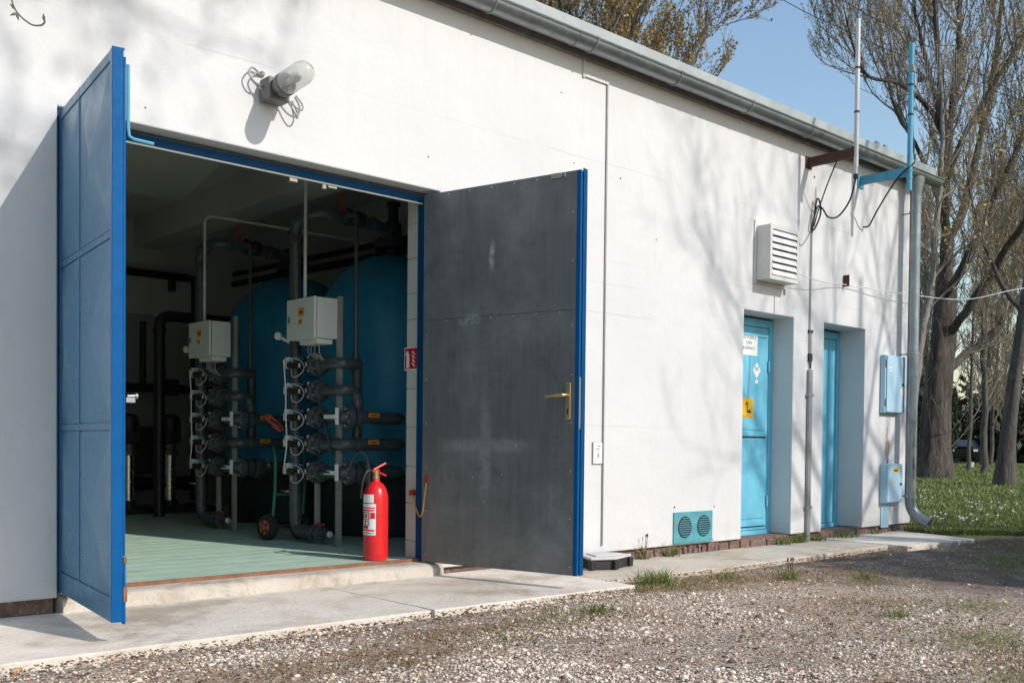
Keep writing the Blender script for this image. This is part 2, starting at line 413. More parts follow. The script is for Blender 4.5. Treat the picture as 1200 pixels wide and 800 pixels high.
def text_mesh(body, size, M, name, mat, parent, bold=0):
    c = bpy.data.curves.new(name, 'FONT'); c.body = body; c.size = size; c.extrude = .0004; c.align_x = 'CENTER'; c.offset = bold
    o = bpy.data.objects.new(name, c); col.objects.link(o)
    me = bpy.data.meshes.new_from_object(o.evaluated_get(bpy.context.evaluated_depsgraph_get()))
    bpy.data.objects.remove(o); me.transform(M); me.materials.clear(); me.materials.append(MATS[mat])
    o = bpy.data.objects.new(name, me); col.objects.link(o); o.parent = parent
    if parent.type == 'EMPTY': o.matrix_parent_inverse = Matrix.Translation(parent.location).inverted()
    return o
def WALLM(x, y, z):   # text / flat things facing -y
    return Matrix.Translation((x, y, z)) @ Matrix.Rotation(R(90), 4, 'X')

def in_paving(x, y): return (y > -1.145 and x < 4.66) or (y > -.735 and x < 8.72) or (y > -.93 and x < 10.3)
def gz(x, y):
    t = min(1, max(0, (x-3.2)/3.2)); t = t*t*(3-2*t)
    z = -.047*(1-t) - .091*t
    near = math.exp(-((x-5)**2/60 + (y+2)**2/12))*min(1, max(0, (-1.0-y)/.5))
    if in_paving(x, y+.06): return z - .03
    return z + near*(.010*math.sin(x*2.3+y*1.7) + .008*math.sin(y*4.1-x*1.1) + .005*math.sin(x*6.3+y*5.9))

# ================================================================== THE SETTING
xs = np.unique(np.concatenate([np.linspace(-300, -8, 8), np.arange(-6, 14.01, .2), np.linspace(15, 60, 24), np.linspace(70, 400, 10)]))
ys = np.unique(np.concatenate([np.linspace(-300, -10, 8), np.arange(-8, 1.01, .1), np.linspace(2, 60, 24), np.linspace(70, 400, 10)]))
mb = MB(); nx, ny = len(xs), len(ys)
mb.v = [(float(x), float(y), gz(x, y)) for y in ys for x in xs]
mb.f = [(j*nx+i, j*nx+i+1, (j+1)*nx+i+1, (j+1)*nx+i) for j in range(ny-1) for i in range(nx-1)]
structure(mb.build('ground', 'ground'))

def slab(name, poly, z, th, mat, bevel=.006):
    """paving slab with a slightly irregular outline"""
    pts = []
    for i in range(len(poly)):
        a = Vector((*poly[i], 0)); b = Vector((*poly[(i+1) % len(poly)], 0)); L = (b-a).length; k = max(1, int(L/.12))
        nn = Vector((-(b-a).y, (b-a).x, 0)).normalized()
        for j in range(k):
            pts.append(a + (b-a)*(j/k) + nn*(rng.uniform(-.006, .006) if j else 0))
    m_ = MB().prism([(p.x, p.y, z-th) for p in pts], (0, 0, th))
    return structure(m_.build(name, mat, smooth=False, bevel=bevel))
# apron in front of the double door (sections with joints), then the walkway along the wall
for i, (xa, xb, ya, yb) in enumerate([(-1.6, .94, -1.02, -1.03), (.95, 3.125, -1.05, -1.085), (3.135, 4.64, -1.09, -1.135)]):
    slab('apron_slab', [(xa, -.0), (xa, ya), (xb-.01, yb), (xb, -.0)], -.035 - .001*i, .16, 'concrete_apron')
for xa, xb, ya, yb in [(4.655, 6.7, -.70, -.72), (6.712, 8.70, -.715, -.66)]:
    slab('walkway_slab', [(xa, .02), (xa, ya), (xb, yb), (xb, .02)], -.079, .16, 'concrete_walk')
slab('walkway_slab', [(8.715, .02), (8.70, -.84), (9.93, -.92), (10.2, -.1), (10.28, .02)], -.072, .16, 'concrete_apron')

# ================================================================== THE BUILDING
bld = thing('pump_house', 'long white plastered pump house with wide blue double door and zinc gutter', 'building', (4, 4, 0))
def wall_mesh(x0, x1, z0, z1, ya, yb, openings, xcuts=(), zcuts=()):
    X = sorted({x0, x1, *xcuts, *[o[0] for o in openings], *[o[1] for o in openings]})
    Z = sorted({z0, z1, *zcuts, *[o[2] for o in openings], *[o[3] for o in openings]})
    solid = lambda i, j: 0 <= i < len(X)-1 and 0 <= j < len(Z)-1 and not any(o[0] <= (X[i]+X[i+1])/2 <= o[1] and o[2] <= (Z[j]+Z[j+1])/2 <= o[3] for o in openings)
    mb = MB(); idx = {}
    def V(i, j, k):
        if (i, j, k) not in idx: idx[(i, j, k)] = len(mb.v); mb.v.append((X[i], (ya, yb)[k], Z[j]))
        return idx[(i, j, k)]
    for i in range(len(X)-1):
        for j in range(len(Z)-1):
            if not solid(i, j): continue
            mb.f.append((V(i,j,0), V(i+1,j,0), V(i+1,j+1,0), V(i,j+1,0)))
            mb.f.append((V(i,j,1), V(i,j+1,1), V(i+1,j+1,1), V(i+1,j,1)))
            if not solid(i-1, j): mb.f.append((V(i,j,0), V(i,j+1,0), V(i,j+1,1), V(i,j,1)))
            if not solid(i+1, j): mb.f.append((V(i+1,j,0), V(i+1,j,1), V(i+1,j+1,1), V(i+1,j+1,0)))
            if not solid(i, j-1): mb.f.append((V(i,j,0), V(i,j,1), V(i+1,j,1), V(i+1,j,0)))
            if not solid(i, j+1): mb.f.append((V(i,j+1,0), V(i+1,j+1,0), V(i+1,j+1,1), V(i,j+1,1)))
    return mb
OP = [(1.65, 4.0, 0, 2.42), (7.345, 8.125, 0, 1.993), (8.652, 9.43, 0, 1.993), (-4, 1.65, 0, .034)]
wall = wall_mesh(-4, 10.45, 0, 3.76, 0, .3, OP).build('wall', 'plaster', bld, smooth=False, bevel=.008)
MB().box((10.15, .3, 0), (10.45, 8.3, 3.76)).build('end_wall', 'plaster', bld, smooth=False)
MB().box((-4, 8.0, 0), (10.149, 8.3, 4.3)).build('rear_wall', 'plaster', bld, smooth=False)
MB().box((-4, .301, -.1), (-3.7, 7.999, 3.76)).build('end_wall', 'plaster', bld, smooth=False)
# rubble plinth under the plaster, slightly recessed, in single stones
plinth = MB().box((-4, .035, -.2), (1.64, .29, .033)).box((4.01, .035, -.2), (10.43, .29, -.002)).build('plinth', 'rubble_plinth', bld, smooth=False)
px = 4.66; ps = []
for i in range(90):
    wd = rng.choice((rng.uniform(.03, .08), rng.uniform(.1, .26)))
    if px+wd > 10.42: break
    pts = []
    zb, zt = -.095, rng.uniform(-.04, -.003)
    a = MB(); yv = rng.uniform(.004, .022)
    a.prism([(px+rng.uniform(.002, .012), yv, zb), (px+wd-rng.uniform(.002, .012), yv+rng.uniform(-.006, .006), zb), (px+wd-rng.uniform(.002, .016), yv+rng.uniform(-.006, .006), zt), (px+rng.uniform(.002, .014), yv, zt)], (0, .06, 0))
    ob = a.build('plinth_stone', 'rubble_plinth', plinth, smooth=False, bevel=.008)
    px += wd
# damaged patch and bare render
def blob(cx, cz, w_, h_, yv, n=18, seed=1, th=.004):
    r_ = random.Random(seed)
    return MB().prism([(cx+math.cos(a)*w_*r_.uniform(.65, 1.1), yv, cz+math.sin(a)*h_*r_.uniform(.7, 1.1)) for a in [2*math.pi*i/n for i in range(n)]][::-1], (0, th, 0))
blob(9.92, .80, .055, .115, -.003, seed=5).build('bare_patch', 'beige_render', wall, smooth=False)
MB().box((9.905, -.004, .90), (9.915, .002, 1.02)).build('bare_patch', 'beige_render', wall, smooth=False)
MB().box((9.915, -.010, .645), (9.935, -.002, .69)).build('conduit_stub', 'galvanised_grey', wall, smooth=False)
blob(8.46, 3.13, .02, .13, -.003, seed=9).build('rust_streak', 'beige_render', wall, smooth=False)
for cx, cz, s_ in [(8.43, 3.33, .012), (5.72, 2.82, .006), (5.08, 3.31, .005), (3.9, 2.62, .005), (2.08, 2.51, .004), (6.15, 2.42, .005), (6.95, .30, .008), (6.42, .31, .008), (6.93, .02, .008)]:
    blob(cx, cz, s_, s_*1.1, -.003, 8, int(cx*100)).build('plaster_chip', 'dark_gap', wall, smooth=False)

# roof, board, flashing, gutter with hooks, downpipe
roof = MB().prism([(-4.2, -.075, 3.775), (-4.2, 8.4, 4.55), (-4.2, 8.4, 4.65), (-4.2, -.075, 3.81)], (14.85, 0, 0)).build('roof', 'zinc_light', bld, smooth=False)
fl = MB()
fl.prism([(-4.2, -.10, 3.69), (-4.2, -.076, 3.69), (-4.2, -.076, 3.812), (-4.2, -.13, 3.80)], (14.85, 0, 0))
fl.build('flashing', 'zinc_light', roof, smooth=False)
for k in range(9):
    xx = 3.2 + k*.93
    MB().box((xx, -.07, 3.811), (xx+.015, .6, 3.825)).build('standing_seam', 'zinc_light', roof, smooth=False)
for xx in (9.45, 9.62): MB().box((xx, -.07, 3.81), (xx+.06, -.05, 3.865)).build('seam_end', 'zinc', roof, smooth=False)
MB().box((-4, -.032, 3.60), (10.46, -.002, 3.765)).build('eaves_board', 'brown_board', bld, smooth=False)
gut = MB(); n = 14; prof = []
gx0, gx1, gy, gzc, gr = -4.2, 10.66, -.135, 3.672, .072
for i in range(n+1):
    a = math.pi + math.pi*i/n
    prof.append((math.cos(a), math.sin(a)))
ring = [(gy+c*gr, gzc+s*gr) for c, s in prof] + [(gy+c*(gr-.003), gzc+s*(gr-.003)) for c, s in reversed(prof)]
gut.prism([(gx0, a, b) for a, b in ring], (gx1-gx0, 0, 0))
gut.tube([(gx0, gy-gr-.004, gzc+.002), (gx1, gy-gr-.004, gzc+.002)], .009, 8)
gutter = gut.build('gutter', 'zinc', bld)
cap = MB().prism([(gx1-.004, gy+c*gr, gzc+s*gr) for c, s in prof], (.006, 0, 0)).build('end_cap', 'zinc', gutter, smooth=False)
hk = MB().tube([(4.29, gy+c*(gr+.003), gzc+s*(gr+.003)) for c, s in prof] , .006, 6)
hk.box((4.275, gy-gr-.012, gzc+.008), (4.305, gy+gr+.02, gzc+.014))
hook = hk.build('gutter_hook', 'galvanised_grey', gutter)
for k in range(-4, 7):
    if k: share(hook, (.947*k, 0, 0), gutter)
for xx in (3.15, 5.06, 8.05, 9.05):
    MB().tube([(xx, gy+c*(gr+.002), gzc+s*(gr+.002)) for c, s in prof], .0035, 6).build('gutter_joint', 'zinc', gutter)
dx, dy = 10.17, -.135
dp = MB()
path = [(dx, dy, 3.52), (dx, dy, 3.40), (dx, dy, .30)] + elbow((dx, dy-.005, .12), (0, 0, -1), (.1, -1, -.45), .12, 8) + [(dx+.022, dy-.20, .028)]
dp.tube(path, .056, 20, cap=False); dp.tube(path[::-1], .052, 20, cap=False)
down = dp.build('downpipe', 'zinc', bld)
MB().lathe([(.085, .0), (.082, -.05), (.058, -.15), (.056, -.2)], (dx, dy, 3.62), n=20).build('outlet_funnel', 'zinc', down)
for zc in (3.26, 1.79, .30):
    MB().lathe([(.060, -.012), (.060, .012)], (dx, dy, zc), n=20).tube([(dx, dy+.05, zc), (dx, .01, zc)], .007, 6).tube([(dx-.06, dy, zc), (dx-.085, dy-.005, zc)], .006, 6).build('pipe_clamp', 'galvanised_grey', down)

# interior shell
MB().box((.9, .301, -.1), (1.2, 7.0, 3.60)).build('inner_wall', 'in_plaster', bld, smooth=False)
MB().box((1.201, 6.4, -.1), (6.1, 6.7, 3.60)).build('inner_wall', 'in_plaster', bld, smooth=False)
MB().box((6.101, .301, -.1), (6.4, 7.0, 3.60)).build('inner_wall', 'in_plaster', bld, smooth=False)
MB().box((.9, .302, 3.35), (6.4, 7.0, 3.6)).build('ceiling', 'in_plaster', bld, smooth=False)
MB().prism([(1.205, 3.70, 2.95), (3.88, 3.60, 2.95), (3.58, 2.23, 2.95), (3.1, .31, 2.95), (1.205, .31, 2.95)], (0, 0, .39)).build('ceiling_step', 'ceiling_dark', bld, smooth=False)
MB().box((4.55, .31, 3.02), (4.85, 6.39, 3.348)).build('ceiling_beam', 'in_plaster', bld, smooth=False)
MB().box((3.6, 5.6, 2.9), (4.0, 6.38, 3.345)).build('ceiling_beam', 'in_plaster', bld, smooth=False)
floor = MB().box((1.2, .10, -.15), (6.1, 6.4, .038)).build('floor', 'concrete_step', bld, smooth=False)
brd = None
for k in range(31):
    y0 = .135 + k*.2
    xa, xb = 1.67, 3.964
    if y0 > .28: xa, xb = 1.21, 6.09
    mb = MB().box((xa, y0+.002, .036), (xb, y0+.198, .050 + .0008*rng.random()))
    mb.build('floor_board', 'floor_green', floor, smooth=False, bevel=.003)
# step, steel lip
st = MB(); N = 26
for i in range(N+1):
    xx = 1.66 + (4.02-1.66)*i/N
    wv = .008*math.sin(i*1.7) + .006*math.sin(i*3.9) + rng.uniform(-.005, .005)
    st.v += [(xx, -.055+wv, -.08), (xx, -.045+wv, .012+wv*.5), (xx, -.03+wv, .030+wv*.4), (xx, .0+wv*.5, .038), (xx, .115, .040), (xx, .115, -.08)]
for i in range(N):
    for j in range(5): st.f.append((i*6+j, (i+1)*6+j, (i+1)*6+j+1, i*6+j+1))
st.f += [tuple(range(6)), tuple(N*6+j for j in range(5, -1, -1))]
stp = st.build('door_step', 'concrete_step', bld, ang=50)
MB().box((1.67, .110, .032), (3.943, .134, .060)).build('threshold', 'rust_lip', bld, smooth=False, bevel=.003)

# steel frame of the big door
fr = MB().box((3.945, .105, .035), (3.998, .165, 2.355)).build('door_frame', 'blue_frame_paint', bld, smooth=False, bevel=.003)
MB().box((1.652, .105, .035), (1.70, .165, 2.355)).build('frame_jamb', 'blue_frame_paint', fr, smooth=False, bevel=.003)
MB().box((1.652, .105, 2.357), (3.998, .165, 2.402)).build('frame_header', 'blue_frame_paint', fr, smooth=False, bevel=.003)
MB().box((1.702, .112, 2.347), (3.944, .120, 2.356)).build('weather_strip', 'paper_white', fr, smooth=False)
MB().box((2.98, .115, 2.325), (3.03, .14, 2.347)).box((3.20, .115, 2.32), (3.225, .14, 2.347)).box((3.24, .115, 2.333), (3.30, .14, 2.346)).build('bolt_keeper', 'post_steel', fr, smooth=False)
# tiled inner reveal
rv = MB().box((3.972, .166, .05), (3.999, .298, 2.41)).build('reveal', 'reveal_grey', bld, smooth=False)
for z0, z1 in zip([.05, .164, .412, .657, .912, 1.167, 1.415, 1.62, 1.79, 2.02, 2.245], [.164, .412, .657, .912, 1.167, 1.415, 1.62, 1.79, 2.02, 2.245, 2.40]):
    MB().box((3.964, .168, z0+.0025), (3.973, .300, z1-.0025)).build('tile', 'tile_cream', rv, smooth=False, bevel=.0015)

# ---- right door leaf (inside face of dark sheet steel towards the opening)
def leaf_matrix(hx, hy, fx, fy):
    d = Vector((fx-hx, fy-hy, 0)); L = d.length; d.normalize(); nrm = Vector((-d.y, d.x, 0))
    M = Matrix.Identity(4); M.col[0][:3] = d; M.col[1][:3] = nrm; M.col[2][:3] = (0, 0, 1); M.col[3][:3] = (hx, hy, 0)
    return M, L
MR, LR = leaf_matrix(3.915, .055, 4.195, -1.065)     # local +y points towards -x side (towards the opening)? checked below
def leaf_obj(mb, name, mat, parent, M, **k):
    o = mb.build(name, mat, None, **k); o.matrix_world = M
    o.parent = parent; o.matrix_parent_inverse = Matrix.Identity(4)
    return o
side = 1.0 if (MR.to_3x3() @ Vector((0, 1, 0))).x < 0 else -1.0    # +1: local +y faces -x
S = side
zb, zt = .045, 2.392
leafR = MB().box((0, -S*.048, zb+.002), (LR-.002, -S*.004, zt-.002)).build('door_leaf', 'blue_edge_paint', bld, smooth=False, bevel=.002)
leafR.matrix_parent_inverse = Matrix.Translation(bld.location).inverted() @ MR
leafR['label'] = 'right door leaf, dark grey sheet steel inside face with brass handle'
def sub(mb, name, mat, **k):
    o = mb.build(name, mat, None, **k); o.parent = leafR; return o
sub(MB().box((.0, -S*.003, zb), (LR-.028, S*.0015, 1.590)), 'lining_sheet', 'sheet', smooth=False)
sub(MB().box((.0, -S*.003, 1.5925), (LR-.028, S*.0015, zt)), 'lining_sheet', 'sheet', smooth=False)
sub(MB().box((LR-.026, -S*.0035, zb), (LR, S*.004, zt)), 'edge_strip', 'blue_edge_paint', smooth=False, bevel=.002)
sub(MB().box((LR-.001, -S*.062, zb), (LR+.006, -S*.018, zt+.012)), 'rebate_flange', 'blue_frame_paint', smooth=False, bevel=.002)
scr = MB().lathe([(.0045, 0), (.0045, .002), (.002, .003)], (0, 0, 0), (0, S, 0), 8)
s0 = sub(scr, 'screw', 'steel_bright'); s0.location = (.03, S*.0015, zb+.05)
for i in range(9):
    for xx in (.03, LR-.05):
        if i or xx > .1: share(s0, (xx-.03, 0, i*.28 + (.1 if i > 5 else 0)), leafR)
for i in range(1, 7):
    share(s0, (i*.165, 0, zt-.07-zb), leafR); share(s0, (i*.165, 0, 1.58-zb-.05), leafR)
for xx, zz_ in [(.40, .60), (.62, .62), (.49, .95), (.30, .8), (.72, .8), (.49, .45)]: share(s0, (xx-.03, 0, zz_-zb-.05), leafR)
sub(MB().box((LR-.20, S*.002, zt-.03), (LR-.13, S*.012, zt-.002)).box((LR-.115, S*.002, zt-.028), (LR-.105, S*.01, zt-.004)), 'latch_plate', 'post_steel', smooth=False)
hm = MB().box((LR-.088, S*.002, .955), (LR-.052, S*.011, 1.168))
hnd = sub(hm, 'handle_plate', 'brass', smooth=False, bevel=.006)
hl = MB().tube([(LR-.07, S*.01, 1.095), (LR-.07, S*.045, 1.095), (LR-.075, S*.053, 1.095), (LR-.11, S*.055, 1.093), (LR-.20, S*.052, 1.088)], [.011, .010, .011, .009, .005], 10)
sub(hl, 'handle_lever', 'brass')
sub(MB().box((LR-.074, S*.0105, .985), (LR-.066, S*.0118, 1.01)).lathe([(.006, 0), (.006, .0012)], (LR-.07, S*.0105, 1.012), (0, S, 0), 10), 'keyhole', 'ink_black', smooth=False)
sub(MB().box((LR-.006, -S*.017, .9), (LR+.0015, -S*.001, 1.2)), 'lock_plate', 'galvanised_grey', smooth=False)
# earthing cable from reveal to leaf
ec = thing('earthing_cable', 'yellow-green earthing cable looped between the tiled reveal and right door leaf', 'cable', (3.95, .12, .45))
MB().tube(smooth_path([(3.955, .20, .475), (3.945, .17, .40), (3.93, .10, .335), (3.915, .05, .36), (3.92, .035, .46), (3.925, .02, .565)]), .006, 8).build('cable', 'earth_cable', ec)
MB().box((3.935, .185, .465), (3.963, .225, .50)).build('cable_lug', 'red_lever', ec, smooth=False)
MB().box((3.915, .0, .555), (3.93, .03, .60)).build('cable_lug', 'red_lever', ec, smooth=False)

# ---- left door leaf (outer face with pressed panels turned to the viewer)
ML, LL = leaf_matrix(1.675, .045, 1.556, -.962)
S2 = 1.0 if (ML.to_3x3() @ Vector((0, 1, 0))).x < 0 else -1.0      # local S2*y faces -x (outer face)
zb2, zt2 = .058, 2.405
leafL = MB().box((0, -S2*.038, zb2), (LL-.002, -S2*.004, zt2)).build('door_leaf', 'blue_panel', bld, smooth=False, bevel=.002)
leafL.matrix_parent_inverse = Matrix.Translation(bld.location).inverted() @ ML
leafL['label'] = 'left door leaf, blue outer face with pressed diamond panels'
def sub2(mb, name, mat, **k):
    o = mb.build(name, mat, None, **k); o.parent = leafL; return o
cols_ = [(.035, .425), (.435, LL-.035)]
rows_ = [(.165, .845), (.885, 1.635), (1.675, 2.355)]
for (u0, u1) in cols_:
    for (v0, v1) in rows_:
        p = MB(); cxm, czm = (u0+u1)/2, (v0+v1)/2
        y0 = S2*.000; pk = S2*.024
        p.v = [(u0, y0, v0), (u1, y0, v0), (u1, y0, v1), (u0, y0, v1), (cxm, pk, czm)]
        for q in list(p.v[:4]): p.v.append((q[0], -S2*.004, q[2]))
        p.f = [(0, 1, 4), (1, 2, 4), (2, 3, 4), (3, 0, 4), (0, 5, 6, 1), (1, 6, 7, 2), (2, 7, 8, 3), (3, 8, 5, 0)]
        sub2(p, 'pressed_panel', 'blue_panel', smooth=False)
for zz_ in (zb2, .85, 1.64, 2.36):
    h_ = {zb2: .10, .85: .03, 1.64: .03, 2.36: .043}[zz_]
    sub2(MB().box((.004, -S2*.004, zz_), (LL-.004, S2*.004, zz_+h_)), 'rail', 'blue_panel', smooth=False, bevel=.002)
for u0, u1 in ((.004, .030), (.426, .434), (LL-.030, LL)):
    sub2(MB().box((u0, -S2*.0045, zb2), (u1, S2*.005, zt2)), 'stile', 'blue_panel', smooth=False, bevel=.002)
sub2(MB().box((LL-.003, -S2*.040, zb2), (LL+.004, S2*.005, zt2+.004)), 'edge_face', 'blue_edge_paint', smooth=False, bevel=.002)
sub2(MB().box((LL-.02, -S2*.052, zb2-.01), (LL+.004, -S2*.0405, .30)).box((LL-.02, -S2*.050, .33), (LL+.002, -S2*.0405, zt2-.03)), 'meeting_strip', 'blue_edge_paint', smooth=False, bevel=.002)
sub2(MB().box((LL-.018, -S2*.058, .14), (LL+.006, -S2*.042, .20)).box((LL-.018, -S2*.056, .30), (LL+.006, -S2*.042, .325)), 'bolt_guide', 'rust_lip', smooth=False, bevel=.002)
sub2(MB().tube([(LL-.012, -S2*.062, 2.35), (LL-.012, -S2*.062, 2.09)] + [(LL-.012, -S2*.066, 2.06), (LL-.012, -S2*.085, 2.05), (LL-.012, -S2*.165, 2.045)], .0075, 8), 'bolt_rod', 'pole_blue_paint')
sub2(MB().box((LL-.02, -S2*.09, .965), (LL-.002, -S2*.054, .985)).tube([(LL-.01, -S2*.06, .99), (LL-.01, -S2*.095, .992)], .007, 8).lathe([(.012, 0), (.012, .008)], (LL-.01, -S2*.093, .992), (0, -S2, 0), 10), 'latch', 'galvanised_grey')
sub2(MB().box((.0, -S2*.046, zt2), (LL, -S2*.034, zt2+.006)).box((-.006, -S2*.03, zt2-.02), (.012, S2*.012, zt2+.02)), 'top_flange', 'blue_panel', smooth=False)
for zz_ in (.35, 1.25, 2.1):
    sub2(MB().tube([(-.008, -S2*.0, zz_-.06), (-.008, -S2*.0, zz_+.06)], .011, 10), 'hinge', 'blue_panel')

# ---- the two light blue side doors, deep set
def side_door(x0, x1, dep, lab, broad):
    fr_ = MB()
    zt_ = 1.975
    fr_.box((x0+.001, dep, -.02), (x0+.055, dep+.06, zt_)).box((x1-.055, dep, -.02), (x1-.001, dep+.06, zt_)).box((x0+.056, dep+.001, zt_-.07), (x1-.056, dep+.06, zt_)).box((x0+.056, dep+.001, -.02), (x1-.056, dep+.06, .035))
    d = MB().box((x0+.058, dep+.016, .04), (x1-.058, dep+.05, zt_-.074)).build('side_door', 'light_blue_paint', bld, smooth=False, bevel=.002)
    d['label'] = lab
    f_ = fr_.build('frame', 'light_blue_paint', d, smooth=False, bevel=.003)
    a, b = x0+.10, x1-.10
    if broad:
        for (v0, v1) in ((.075, .12), (.90, .935), (zt_-.16, zt_-.13)):
            MB().box((x0+.07, dep+.006, v0), (x1-.07, dep+.0165, v1)).build('rail', 'light_blue_paint', d, smooth=False, bevel=.002)
        for (v0, v1) in ((.125, .895), (.94, zt_-.165)):
            MB().box((a, dep+.010, v0+.02), (b, dep+.0168, v1-.02)).build('panel', 'light_blue_paint', d, smooth=False, bevel=.003)
        MB().box((x0+.075, dep+.0125, .064), (x1-.075, dep+.0164, .074)).box((x0+.075, dep+.0125, .886), (x1-.075, dep+.0164, .898)).build('dark_strip', 'dark_gap', d, smooth=False)  # narrow dark strips just below two of the rails
    else:
        for u in (.16, .30, .44, .58):
            MB().box((x0+u-.004, dep+.008, .06), (x0+u+.004, dep+.0166, zt_-.09)).build('bead', 'light_blue_paint', d, smooth=False)
    for zz_ in (.3, 1.55): MB().tube([(x1-.062, dep+.004, zz_-.05), (x1-.062, dep+.004, zz_+.05)], .009, 8).build('hinge', 'light_blue_paint', d)
    return d
side_door(7.345, 8.125, .215, 'left side door, bright light blue with notices on it', True)
side_door(8.652, 9.43, .275, 'right side door, pale blue narrow and mostly hidden by the wall', False)
MB().box((7.345, .03, -.085), (8.125, .30, -.004)).build('door_sill', 'rubble_plinth', bld, smooth=False)
MB().box((8.652, .03, -.085), (9.43, .30, -.004)).build('door_sill', 'rubble_plinth', bld, smooth=False)

# ================================================================== THINGS ON THE WALL
# notices on the left side door
nz = .2235
pn = thing('paper_notice', 'white paper notice at the top of the left light blue side door', 'notice', (7.74, nz, 1.65))
MB().box((7.58, nz, 1.637), (7.882, nz+.002, 1.838)).build('sheet', 'paper_white', pn, smooth=False)
for k, s_ in enumerate(('VEGYSZER II.', 'SZIN', 'KOMALO')):
    text_mesh(s_, .042, WALLM(7.745, nz-.0012, 1.785-k*.048), 'lettering', 'ink_grey', pn)
dn = thing('diamond_sticker', 'white diamond hazard sticker on the left light blue side door', 'sticker', (7.875, nz, 1.43))
MB().prism([(7.875, nz, 1.43), (7.935, nz, 1.505), (7.875, nz, 1.58), (7.815, nz, 1.505)], (0, .002, 0)).build('sheet', 'paper_white', dn, smooth=False)
MB().prism([(7.845, nz-.001, 1.50), (7.905, nz-.001, 1.535), (7.90, nz-.001, 1.54), (7.84, nz-.001, 1.505)], (0, .0008, 0)).prism([(7.845, nz-.0014, 1.535), (7.905, nz-.0014, 1.50), (7.91, nz-.0014, 1.505), (7.85, nz-.0014, 1.54)], (0, .0008, 0)).build('hazard_mark', 'ink_grey', dn, smooth=False)
MB().box((7.852, nz, 1.385), (7.90, nz+.002, 1.42)).build('slip', 'paper_white', dn, smooth=False)
yn = thing('yellow_hazard_sign', 'yellow environmental hazard sign on the left light blue side door', 'sign', (7.735, nz, 1.06))
MB().box((7.645, nz, 1.065), (7.832, nz+.003, 1.245)).build('plate', 'sign_yellow', yn, smooth=False, bevel=.001)
def flat(poly, yv, th=.0008): return MB().prism([(a, yv, b) for a, b in poly], (0, th, 0))
hz = flat([(7.725, 1.13), (7.74, 1.13), (7.739, 1.185), (7.728, 1.185)], nz-.0012)
hz.prism([(7.70, nz-.0012, 1.195), (7.732, nz-.0012, 1.18), (7.742, nz-.0012, 1.185), (7.712, nz-.0012, 1.20)], (0, .0008, 0)).prism([(7.728, nz-.0016, 1.188), (7.738, nz-.0016, 1.188), (7.752, nz-.0016, 1.215), (7.744, nz-.0016, 1.215)], (0, .0008, 0)).prism([(7.72, nz-.0016, 1.19), (7.729, nz-.0016, 1.19), (7.722, nz-.0016, 1.222), (7.716, nz-.0016, 1.22)], (0, .0008, 0))
hz.prism([(7.715, nz-.002, 1.118), (7.755, nz-.002, 1.112), (7.80, nz-.002, 1.118), (7.775, nz-.002, 1.135), (7.785, nz-.002, 1.155), (7.765, nz-.002, 1.14), (7.74, nz-.002, 1.132)], (0, .0008, 0))
hz.build('pictogram', 'ink_black', yn, smooth=False)
MB().box((7.71, nz-.001, 1.094), (7.775, nz, 1.099)).box((7.67, nz-.001, 1.076), (7.81, nz, 1.081)).build('small_print', 'label_ink', yn, smooth=False)
tw = tag(MB().tube([(7.765, nz-.004, 1.64), (7.758, nz-.006, 1.45), (7.74, nz-.004, 1.24)], .0022, 6).build('string', 'cable_grey'), 'thin string hanging from the paper notice to the yellow sign', 'string')

# bulkhead lamp above the double door
lp = thing('wall_lamp', 'grey bulkhead lamp with clear glass dome above the double door', 'lamp', (2.78, 0, 2.745))
MB().box((2.715, -.12, 2.685), (2.845, -.012, 2.805)).build('junction_box', 'lamp_metal', lp, smooth=False, bevel=.008)
MB().box((2.75, -.013, 2.71), (2.81, -.001, 2.78)).build('mount', 'lamp_metal', lp, smooth=False)
ax = Vector((.012, -.33, .035)).normalized(); o_ = Vector((2.782, -.12, 2.752))
MB().lathe([(.035, -.01), (.052, .0), (.056, .03), (.064, .035), (.064, .065), (.058, .07)], o_, ax, 24).build('collar', 'lamp_metal', lp)
gl = [(.060, .066)] + [(.064, .10), (.064, .22)] + [(.064*math.cos(a), .22+.078*math.sin(a)) for a in [R(d) for d in (18, 36, 54, 70, 84)]]
glass = MB().lathe(gl, o_, ax, 24).lathe([(r_-.003 if r_ > .01 else r_, h_-.003) for r_, h_ in gl][::-1], o_, ax, 24).build('glass_dome', 'lamp_glass', lp)
MB().lathe([(.016, .06), (.016, .10), (.012, .105), (.024, .14), (.028, .165), (.022, .19), (.008, .205)], o_, ax, 16).build('bulb', 'sign_white', lp)
def loop(pts, r=.005, mat='cable_grey', name='cable', parent=None): return MB().tube(smooth_path(pts), r, 8).build(name, mat, parent)
loop([(2.715, -.05, 2.76), (2.66, -.06, 2.77), (2.63, -.05, 2.815), (2.66, -.03, 2.855), (2.70, -.015, 2.85), (2.725, -.005, 2.835)], parent=lp)
loop([(2.735, -.005, 2.83), (2.69, -.02, 2.835), (2.66, -.03, 2.79), (2.70, -.05, 2.745), (2.715, -.06, 2.74)], parent=lp)
loop([(2.845, -.06, 2.73), (2.90, -.07, 2.66), (2.93, -.05, 2.635), (2.945, -.03, 2.67), (2.92, -.01, 2.74)], parent=lp)
loop([(2.845, -.04, 2.75), (2.91, -.05, 2.70), (2.965, -.04, 2.69), (2.98, -.02, 2.73), (2.945, -.01, 2.775)], parent=lp)
MB().lathe([(.012, 0), (.016, .006), (.012, .014)], (2.735, -.002, 2.845), (0, -1, 0), 10).build('cable_gland', 'lamp_metal', lp)

